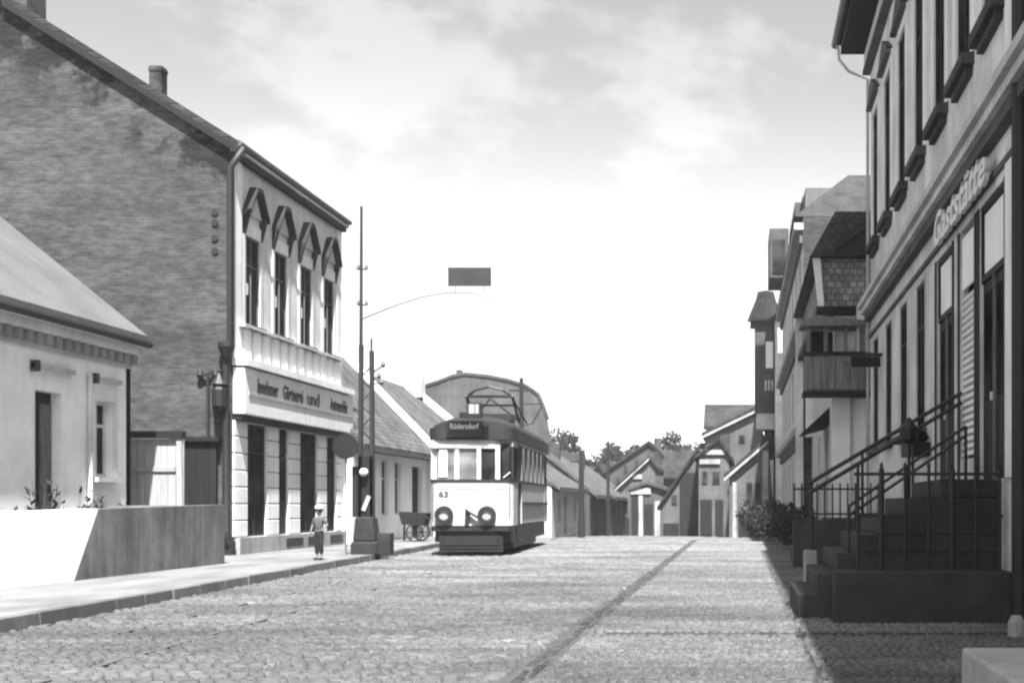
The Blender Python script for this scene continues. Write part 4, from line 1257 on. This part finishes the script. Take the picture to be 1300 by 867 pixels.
MB().box(2.2, 4.4, 46, 50, 11.3, 12.2).build('attic_dormer', M['dark_plaster'], hc)
b = MB()
b.add([(1.7, 41.2, 10.42), (9, 41.2, 10.42), (9, 62, 10.42), (1.7, 62, 10.42), (3.6, 43.5, 12.3), (9, 43.5, 12.3), (9, 60, 12.3), (3.6, 60, 12.3)],
      [(0, 1, 5, 4), (3, 0, 4, 7), (4, 5, 6, 7), (0, 3, 2, 1)])
b.build('roof', M['roofing'], hc)
# white side shaft in front of it
MB().box(2.05, 2.45, 40.0, 41.0, 3.4, 7.4).build('chimney_shaft', M['white'], hc)

hd_ = thing('oriel_house', 'house with a dark two storey oriel turret jutting over the street', 'house', (4, 68, -.4))
b = MB(); b.box(1.7, 9, 63, 76, -.6, 10.2); b.build('wall', M['stucco'], hd_)
o_ = MB().box(.72, 1.82, 64, 66.5, 5.8, 10.4).build('oriel', M['dark_plaster'], hd_)
MB().box(1.25, 1.6, 63.96, 64, 8.0, 9.3).build('pane', M['blind'], o_)
for i in range(3): MB().box(1.2 + i * .16, 1.28 + i * .16, 63.96, 64, 6.9, 7.4).build('baluster', M['pale'], o_)
MB().lathe([(.95, 0), (.75, .5), (.5, 1.1), (.4, 1.5)], (1.27, 65.2, 10.45), 4).build('oriel_roof', M['slate'], o_)
MB().box(.5, 1.95, 63.7, 66.8, 10.3, 10.44).build('oriel_eaves', M['dark_wood'], o_)
MB().box(.8, 1.75, 64.05, 66.4, 5.0, 5.78).build('oriel_corbel', M['pale'], o_)
b = MB().prism([(1.3, 62.8, 10.2), (9.2, 62.8, 10.2), (5, 62.8, 13.2)], (0, 13.5, 0)); b.build('roof', M['slate'], hd_)
for z in (2.0, 5.2):
    for x in (2.0,):
        w = MB().fbox(Fr((1.7, 0, 0), (0, 1, 0), (-1, 0, 0)), 64, 65.2, z - 1.2, z + .6, -.02, .02).build('window', M['glass'], hd_)

# houses closing the view, each facing the viewer where the street bends away
def gable_house(label, Y, px0, px1, eave_y, apex, wallm, roofm, depth=9, openings=(), name='gable_house', lowr=None, over=.25, bargem=None):
    """a house whose gable faces the viewer; apex = (px, py)"""
    z0 = gz(Y) - .2
    x0, x1 = XX(px0, Y), XX(px1, Y); ze = ZZ(eave_y, Y); xa, za = XX(apex[0], Y), ZZ(apex[1], Y)
    h = thing(name, label, 'house', ((x0 + x1) / 2, Y + depth / 2, gz(Y)))
    zr = ZZ(lowr, Y) if lowr else ze
    MB().prism([(x0, Y, z0), (x1, Y, z0), (x1, Y, zr), (xa, Y, za), (x0, Y, ze)], (0, depth, 0)).build('wall', wallm, h)
    b = MB()
    for (xe, zz) in ((x0, ze), (x1, zr)):
        s = (za - zz) / max(.05, abs(xa - xe)); d = -1 if xe < xa else 1
        e = Vector((xe + d * over, Y - .25, zz - over * s + .03)); k = Vector((xa, Y - .25, za + .03))
        b.prism([e, k, k + Vector((0, 0, .2)), e + Vector((0, 0, .2))], (0, depth + .5, 0))
    rf = b.build('roof', roofm, h)
    if bargem:
        b = MB()
        e = Vector((x0 - over, Y - .3, ze - over * (za - ze) / max(.05, abs(xa - x0)) - .12)); k = Vector((xa, Y - .3, za - .12))
        b.prism([e, k, k + Vector((0, 0, .14)), e + Vector((0, 0, .14))], (0, .05, 0)); b.build('bargeboard', bargem, rf)
    xc = xa + .35 * (x1 - xa) + .12
    MB().box(xc - .28, xc + .28, Y + depth * .5, Y + depth * .5 + .6, za - .8, za + .65).build('chimney', M['brick'], rf)
    F = Fr((0, Y, 0), (1, 0, 0), (0, -1, 0))
    for (a, bb, c, d, kind) in openings:
        ux0, ux1, zt, zb = XX(a, Y), XX(bb, Y), ZZ(c, Y), ZZ(d, Y)
        if kind == 'w':
            f = MB().fbox(F, ux0, ux1, zb, zt, -.05, .02).build('window', M['dark_plaster'], h)
            MB().fbox(F, ux0 + .05, ux1 - .05, zb + .05, zt - .05, -.07, -.04).build('pane', M['glass'], f)
        elif kind == 'd':
            MB().fbox(F, ux0, ux1, zb, zt, -.05, .02).build('door', M['dark_wood'], h)
        elif kind == 's':
            MB().fbox(F, ux0, ux1, zb, zt, -.12, .02).build('fascia', M['far_pale'], h)
        elif kind == 'p':
            MB().fbox(F, ux0, ux1, zb, zt, -.12, .02).build('pier', M['far_pale'], h)
        elif kind == 'k':
            MB().fbox(F, ux0, ux1, zb, zt, -.08, .02).build('dark_front', M['dark_wood'], h)
        elif kind == 'g':
            MB().fbox(F, ux0, ux1, zb, zt, -.06, .02).build('panel', M['grey_plaster'], h)
    return h, rf
gable_house('far dark low house half hidden between two street poles', 104, 744, 774, 612, (760, 592), M['dark_plaster'], M['tile_x'], openings=[(748, 753, 640, 655, 'w'), (758, 770, 664, 681, 'g'), (762, 767, 630, 642, 'w')])
gable_house('far dark roofed house rising at the end of the street', 100, 772, 836, 598, (824, 563), M['dark_plaster'], M['tile_x'], openings=[(792, 797, 590, 600, 'w'), (806, 811, 584, 596, 'w'), (782, 787, 604, 614, 'w')], lowr=574, over=.4)
gable_house('far low gable with white bargeboard before the dark roofed house', 92, 775, 832, 627, (824, 582), M['stucco_dark'], M['tile_x'], openings=[(780, 790, 638, 682, 'p'), (793, 798, 632, 652, 'w'), (803, 815, 602, 608, 's'), (792, 799, 656, 682, 'k')], lowr=592, bargem=M['far_pale'])
gable_house('far shop with a flat white fascia and white doorposts', 84, 800, 842, 622, (822, 615), M['dark_plaster'], M['dark_plaster'], openings=[(801, 826, 619, 627, 's'), (811, 816, 629, 681, 'p'), (802, 810, 632, 681, 'k'), (831, 838, 636, 681, 'p'), (818, 829, 640, 681, 'k')])
gable_house('dark barn like house with a long sloping roof at the bend', 74, 840, 892, 640, (886, 572), M['stucco_dark'], M['slate'], openings=[(863, 890, 600, 681, 'k'), (842, 862, 664, 681, 'k'), (852, 860, 628, 640, 'w')], lowr=586)
gable_house('grey shop house with two light fascia bands beside the sloping barn', 70, 887, 926, 580, (912, 560), M['stucco_dark'], M['slate'], openings=[(888, 914, 583, 589, 's'), (889, 921, 571, 577, 's'), (904, 914, 598, 614, 'w'), (891, 898, 598, 614, 'w'), (889, 904, 634, 679, 'd'), (908, 918, 634, 679, 'k')])
gable_house('house with a dark tiled upper storey and white sloping bargeboard', 78, 896, 968, 552, (958, 522), M['stucco_dark'], M['tile_x'], openings=[(942, 952, 586, 606, 'w'), (938, 946, 552, 562, 'w'), (918, 924, 574, 588, 'w')], bargem=M['far_pale'])
def eave_house(label, Y, px0, px1, eave_y, ridge_y, wallm, roofm, wins=(), chim=None, name='row_house', depth=6):
    """a house whose roof slope faces the viewer"""
    x0, x1 = XX(px0, Y), XX(px1, Y); ze = ZZ(eave_y, Y); zr = ZZ(ridge_y, Y + depth / 2); z0 = gz(Y) - .2
    h = thing(name, label, 'house', ((x0 + x1) / 2, Y + depth / 2, gz(Y)))
    MB().prism([(x0, Y, z0), (x0, Y, ze), (x0, Y + depth / 2, zr), (x0, Y + depth, ze), (x0, Y + depth, z0)], (x1 - x0, 0, 0)).build('wall', wallm, h)
    b = MB()
    b.prism([(x0 - .2, Y - .35, ze - .2), (x0 - .2, Y + depth / 2, zr + .04), (x0 - .2, Y + depth / 2, zr + .2), (x0 - .2, Y - .35, ze - .04)], (x1 - x0 + .4, 0, 0))
    b.prism([(x0 - .2, Y + depth + .35, ze - .2), (x0 - .2, Y + depth / 2 + .01, zr + .04), (x0 - .2, Y + depth / 2 + .01, zr + .2), (x0 - .2, Y + depth + .35, ze - .04)], (x1 - x0 + .4, 0, 0))
    rf = b.build('roof', roofm, h)
    MB().box(x0 - .2, x1 + .2, Y - .45, Y - .36, ze - .24, ze - .12).build('gutter', M['iron'], h)
    F = Fr((0, Y, 0), (1, 0, 0), (0, -1, 0))
    for (a, b_, c, d) in wins:
        f = MB().fbox(F, XX(a, Y), XX(b_, Y), ZZ(d, Y), ZZ(c, Y), -.04, .02).build('window', M['stucco_dark'], h)
        MB().fbox(F, XX(a, Y) + .06, XX(b_, Y) - .06, ZZ(d, Y) + .06, ZZ(c, Y) - .06, -.06, -.03).build('pane', M['glass'], f)
    if chim:
        cx = XX(chim[0], Y + depth / 2); MB().box(cx - .3, cx + .3, Y + depth / 2 - .3, Y + depth / 2 + .3, zr - .4, ZZ(chim[1], Y + depth / 2)).build('chimney', M['brick'], rf)
    return h
eave_house('house with a dark tiled roof slope above the white bargeboard', 88, 897, 962, 541, 517, M['stucco_dark'], M['tile_x'], [(903, 910, 546, 558)])
eave_house('far dark roofed house peeping over the cottage beyond the tram', 96, 690, 733, 606, 578, M['dark_plaster'], M['tile_x'], [(722, 728, 610, 620)], (716, 571))
eave_house('far broad dark roof between the street end gables and the sloping barn', 98, 832, 886, 604, 574, M['dark_plaster'], M['tile_x'], [(842, 848, 610, 622)], (860, 565))
eave_house('far grey wall and low roof in the gap behind the thin pole', 108, 738, 800, 618, 600, M['stucco_dark'], M['tile_x'], [(747, 752, 630, 645), (760, 764, 630, 645)], (752, 592))
gable_house('narrow pale shop with dark lower front under the oriel turret', 62, 926, 978, 602, (975, 560), M['stucco_dark'], M['tile_x'], depth=5, openings=[(930, 935, 612, 684, 'p'), (947, 956, 612, 638, 'w'), (958, 966, 612, 638, 'w'), (938, 966, 650, 684, 'k'), (968, 975, 572, 684, 'p')], bargem=M['far_pale'])

# far poles
def far_pole(label, px_, Y, top, w, group='street poles far up the street'):
    t = thing('street_pole', label, 'pole', (XX(px_, Y), Y, gz(Y)), group)
    x = XX(px_, Y)
    MB().tube([(x, Y, gz(Y) - .2), (x, Y, ZZ(top, Y))], [w, w * .6], 8).build('pole', M['iron'], t)
    MB().bar((x - .5, Y, ZZ(top, Y) - .5), (x + .5, Y, ZZ(top, Y) - .5), .08).build('cross_arm', M['iron'], t)
    return t
far_pole('thick dark pole beside the cottage beyond the tram', 738, 60, 572, .17)
far_pole('thin pole before the far dark roofed house', 772, 76, 560, .12)
pt = far_pole('pole with a curved bracket rising behind the tram roof', 662, 52, 480, .13)
xq = XX(662, 52)
MB().tube([(xq, 52, 4.4), (xq + .45, 52, 4.55), (xq + .8, 52, 5.2)], .03, 6).build('bracket', M['iron'], pt)
MB().bar((xq, 52, 5.3), (xq + .85, 52, 5.3), .05).build('bracket_arm', M['iron'], pt)

# trees closing the street
def tree_mesh(seed, h, r):
    rr = random.Random(seed)
    tk = MB()
    tk.tube([(0, 0, -.4), (.05, 0, h * .25), (-.05, .05, h * .5), (0, 0, h * .85)], [.22, .17, .12, .04], 7)
    lv = MB()
    for k in range(16):
        a = rr.uniform(0, 6.28); q = rr.uniform(.2, .95); zz = h * rr.uniform(.42, .97)
        rad = r * q * math.sqrt(max(.1, 1 - ((zz / h - .62) / .5) ** 2))
        c = (rad * math.cos(a), rad * math.sin(a), zz)
        tk.tube([(0, 0, h * rr.uniform(.25, .5)), (c[0] * .5, c[1] * .5, zz * .85), c], [.08, .05, .02], 5)
        s = r * rr.uniform(.26, .46)
        g_ = leaves(130, c, (s, s, s * .75), .2, seed * 100 + k)
        lv.add(g_.v, g_.f)
    return tk, lv
base_trees = []
tp = [(690, 110, 8.4, 0, 'dense tree crown rising right behind the tram roof'), (712, 114, 8.0, 1, 'broad tree crown above the cottage roof beyond the tram'), (762, 126, 7.2, 1, 'dark tree standing behind the thin street pole'), (698, 120, 7.7, 2, 'tree crown peeping over the cottage beyond the tram'), (722, 118, 7.0, 1, 'bushy tree behind the thick dark pole'), (778, 128, 8.1, 2, 'ragged tree with thin top twigs behind the far dark roofed house'),
      (792, 132, 8.6, 0, 'tall tree above the far dark roof'), (852, 112, 7.9, 1, 'tree behind the far shop fascia'), (872, 108, 7.1, 2, 'tree just short of the sloping barn roof'), (745, 124, 6.3, 2, 'low tree between the two far poles'), (832, 120, 7.7, 0, 'tree above the ridge of the far roof')]
for i, (px_, Y, h, k, lab) in enumerate(tp):
    if i < 3:
        t = thing('tree', lab, 'tree', (0, 0, 0), 'trees at the end of the street')
        tk, lv = tree_mesh(20 + i, 7.0, 2.3)
        tk.build('trunk', M['bark'], t); lv.build('crown', M['leaf'], t)
        base_trees.append(t)
    else:
        t = copy_tree(base_trees[k]); t['label'] = lab
    if i >= 3 or True:
        pass
    t['_place'] = 0
    t.location = (XX(px_, Y), Y, gz(Y)); t.scale = (1, 1, (h + .6) / 7.0); t.rotation_euler = (0, 0, i * 1.3)
    del t['_place']
# dark bushes and front garden at the foot of the inn-side houses
for i, (px_, Y, r_, lab) in enumerate(((944, 50, 1.1, 'dark bush at the road edge under the oriel turret'), (958, 46, 1.15, 'dark bush beside the narrow pale shop'), (976, 42, 1.05, 'dark bush below the light window bands'), (988, 38, .95, 'dark bush next to the stone porch'))):
    t = thing('bush', lab, 'bush', (XX(px_, Y), Y, 0), 'bushes before the inn-side houses')
    x = XX(px_, Y) + .5
    bb = MB()
    for k in range(6):
        a = k * 1.05
        c = (x + .35 * math.cos(a), Y + .6 * math.sin(a), r_ * (.6 + .25 * (k % 2)))
        g_ = leaves(150, c, (.48, .5, .5 * r_), .09, 300 + i * 10 + k); bb.add(g_.v, g_.f)
    bb.build('foliage', M['leaf'], t)
    sb = MB()
    for k in range(5): sb.tube([(x, Y, -.05), (x + .3 * math.cos(k * 1.25), Y + .3 * math.sin(k * 1.25), .8 * r_)], [.025, .01], 5)
    sb.build('stem', M['bark'], t)

# ------------------------------------------------------------------ child at the kerb
def skin_mesh(name, nodes, edges, m, parent, sub=2, root=0):
    me = bpy.data.meshes.new(name)
    me.from_pydata([n[0] for n in nodes], edges, [])
    me.materials.append(m)
    o = bpy.data.objects.new(name, me); COL.objects.link(o)
    o.parent = parent; WL[o.name] = Vector((0, 0, 0))
    sk = o.modifiers.new('skin', 'SKIN'); sk.use_smooth_shade = True
    if not me.skin_vertices: me.attributes.new('', 'FLOAT', 'POINT')
    sv = me.skin_vertices[0].data if me.skin_vertices else None
    if sv:
        for i, nd in enumerate(nodes):
            r = nd[1]; sv[i].radius = r if isinstance(r, tuple) else (r, r)
            sv[i].use_root = (i == root)
    if sub:
        ss_ = o.modifiers.new('sub', 'SUBSURF'); ss_.levels = sub; ss_.render_levels = sub
    return o
def make_child():
    p = thing('person', 'small child in a white cap standing at the kerb with one hand on the hip', 'person')
    import bmesh
    def skinned(name, nodes, edges, m, sub=2):
        me = bpy.data.meshes.new(name)
        bm = bmesh.new()
        lay_ = bm.verts.layers.skin.verify()
        vs = []
        for i, (c, r) in enumerate(nodes):
            v = bm.verts.new(c); v[lay_].radius = r if isinstance(r, tuple) else (r, r); v[lay_].use_root = (i == 0); vs.append(v)
        for a, b in edges: bm.edges.new((vs[a], vs[b]))
        bm.to_mesh(me); bm.free()
        me.materials.append(m)
        o = bpy.data.objects.new(name, me); COL.objects.link(o); o.parent = p
        sk = o.modifiers.new('skin', 'SKIN'); sk.use_smooth_shade = True
        s2 = o.modifiers.new('sub', 'SUBSURF'); s2.levels = sub; s2.render_levels = sub
        return o
    # x to viewer's right, y away, z up; child 1.16 m
    nodes = [((0, 0, .58), (.085, .06)), ((0, 0, .72), (.08, .055)), ((0, 0, .84), (.085, .055)), ((0, .005, .90), (.045, .042)), ((0, .0, .945), (.034, .034)),
             ((0, -.005, .99), (.055, .06)), ((0, -.005, 1.06), (.068, .078)), ((0, .0, 1.12), (.05, .058)),
             ((-.10, 0, .865), .034), ((-.15, .0, .74), .027), ((-.17, -.03, .63), .021), ((-.172, -.04, .585), (.022, .012)),
             ((.10, 0, .865), .034), ((.185, .02, .745), .027), ((.12, -.04, .65), .021), ((.085, -.06, .63), (.022, .012)),
             ((-.05, 0, .53), .05), ((-.05, -.01, .32), .038), ((-.05, .01, .08), .026), ((-.05, -.01, .03), .028), ((-.055, -.10, .02), .02),
             ((.05, 0, .53), .05), ((.06, -.02, .32), .038), ((.045, .02, .08), .026), ((.045, .0, .03), .028), ((.06, -.09, .02), .02)]
    edges = [(0, 1), (1, 2), (2, 3), (3, 4), (4, 5), (5, 6), (6, 7), (2, 8), (8, 9), (9, 10), (10, 11), (2, 12), (12, 13), (13, 14), (14, 15),
             (0, 16), (16, 17), (17, 18), (18, 19), (19, 20), (0, 21), (21, 22), (22, 23), (23, 24), (24, 25)]
    # fingers
    def hand(k, c, d, side):
        c = Vector(c); d = Vector(d).normalized(); s = Vector(side).normalized()
        for j, L in enumerate((.030, .036, .034, .027)):
            i0 = len(nodes)
            b0 = c + s * (.011 * (j - 1.5))
            nodes.append((tuple(b0 + d * L * .5), .0052)); nodes.append((tuple(b0 + d * L + Vector((0, -.004, -.002))), .0042))
            edges.append((k, i0)); edges.append((i0, i0 + 1))
        i0 = len(nodes)
        nodes.append((tuple(c + s * .026 + d * .005), .006)); nodes.append((tuple(c + s * .034 + d * .022), .0048))
        edges.append((k, i0)); edges.append((i0, i0 + 1))
    hand(11, (-.172, -.04, .57), (0, -.1, -1), (0, -1, 0))
    hand(15, (.075, -.065, .622), (-1, -.3, -.35), (0, -.4, 1))
    body = skinned('body', nodes, edges, M['skin'])
    # face
    for x in (-.026, .026): MB().lathe([(.0, -.006), (.009, -.004), (.01, .004)], (x, -.079, 1.045), 8, 'Y').build('eye', M['trousers'], p)
    MB().prism([(-.01, -.075, 1.01), (.01, -.075, 1.01), (0, -.072, 1.045)], (0, -.02, 0)).build('nose', M['skin'], p)
    MB().box(-.02, .02, -.072, -.062, .985, .991).build('mouth', M['shoe'], p)
    for s in (-1, 1): MB().lathe([(.004, -.02), (.018, -.01), (.02, .01), (.006, .022)], (s * .076, .0, 1.035), 8, 'X').build('ear', M['skin'], p)
    # cap, hair
    MB().lathe([(.088, 0), (.092, .03), (.078, .075), (.04, .1), (.0, .106)], (0, 0, 1.075), 14).build('cap', M['cap'], p, smooth=True)
    MB().lathe([(.07, -.05), (.083, 0), (.086, .02)], (0, .008, 1.06), 14).build('hair', M['trousers'], p, smooth=True)
    # shirt with sleeves
    sn = [((0, 0, .60), (.10, .075)), ((0, 0, .73), (.094, .068)), ((0, 0, .845), (.096, .066)), ((0, 0, .895), (.056, .052)),
          ((-.10, 0, .87), .045), ((-.145, .0, .755), .038), ((.10, 0, .87), .045), ((.175, .018, .76), .038)]
    skinned('shirt', sn, [(0, 1), (1, 2), (2, 3), (2, 4), (4, 5), (2, 6), (6, 7)], M['shirt'])
    tn = [((0, 0, .60), (.105, .08)), ((0, 0, .66), (.098, .072)), ((-.052, 0, .50), .064), ((-.052, -.01, .32), .052), ((-.05, .01, .12), .044), ((.052, 0, .50), .064), ((.06, -.02, .32), .052), ((.046, .02, .12), .044)]
    skinned('trousers', tn, [(0, 1), (0, 2), (2, 3), (3, 4), (0, 5), (5, 6), (6, 7)], M['trousers'])
    for (x, y) in ((-.052, -.04), (.052, -.035)):
        skinned('shoe', [((x, y + .06, .03), (.034, .034)), ((x, y, .03), (.036, .03)), ((x * 1.08, y - .07, .026), (.032, .026))], [(0, 1), (1, 2)], M['shoe'])
    return p
kid = make_child()
kid.location = (-8.98, 27.7, .118)
kid.rotation_euler = (0, 0, R(-12))

# ------------------------------------------------------------------ thin haze volume added to lift the dark tones
hzm = bpy.data.materials.new('haze')
hzm.use_nodes = True
hn = hzm.node_tree
hn.nodes.clear()
hv = hn.nodes.new('ShaderNodeVolumePrincipled')
hv.inputs['Color'].default_value = (0.92, 0.92, 0.92, 1)
hv.inputs['Density'].default_value = 0.0004
ho_ = hn.nodes.new('ShaderNodeOutputMaterial')
hn.links.new(hv.outputs[0], ho_.inputs['Volume'])
hb_ = MB().box(-4100, 4100, -120, 4100, -3.6, 16.0).build('haze', hzm)
hb_['kind'] = 'stuff'
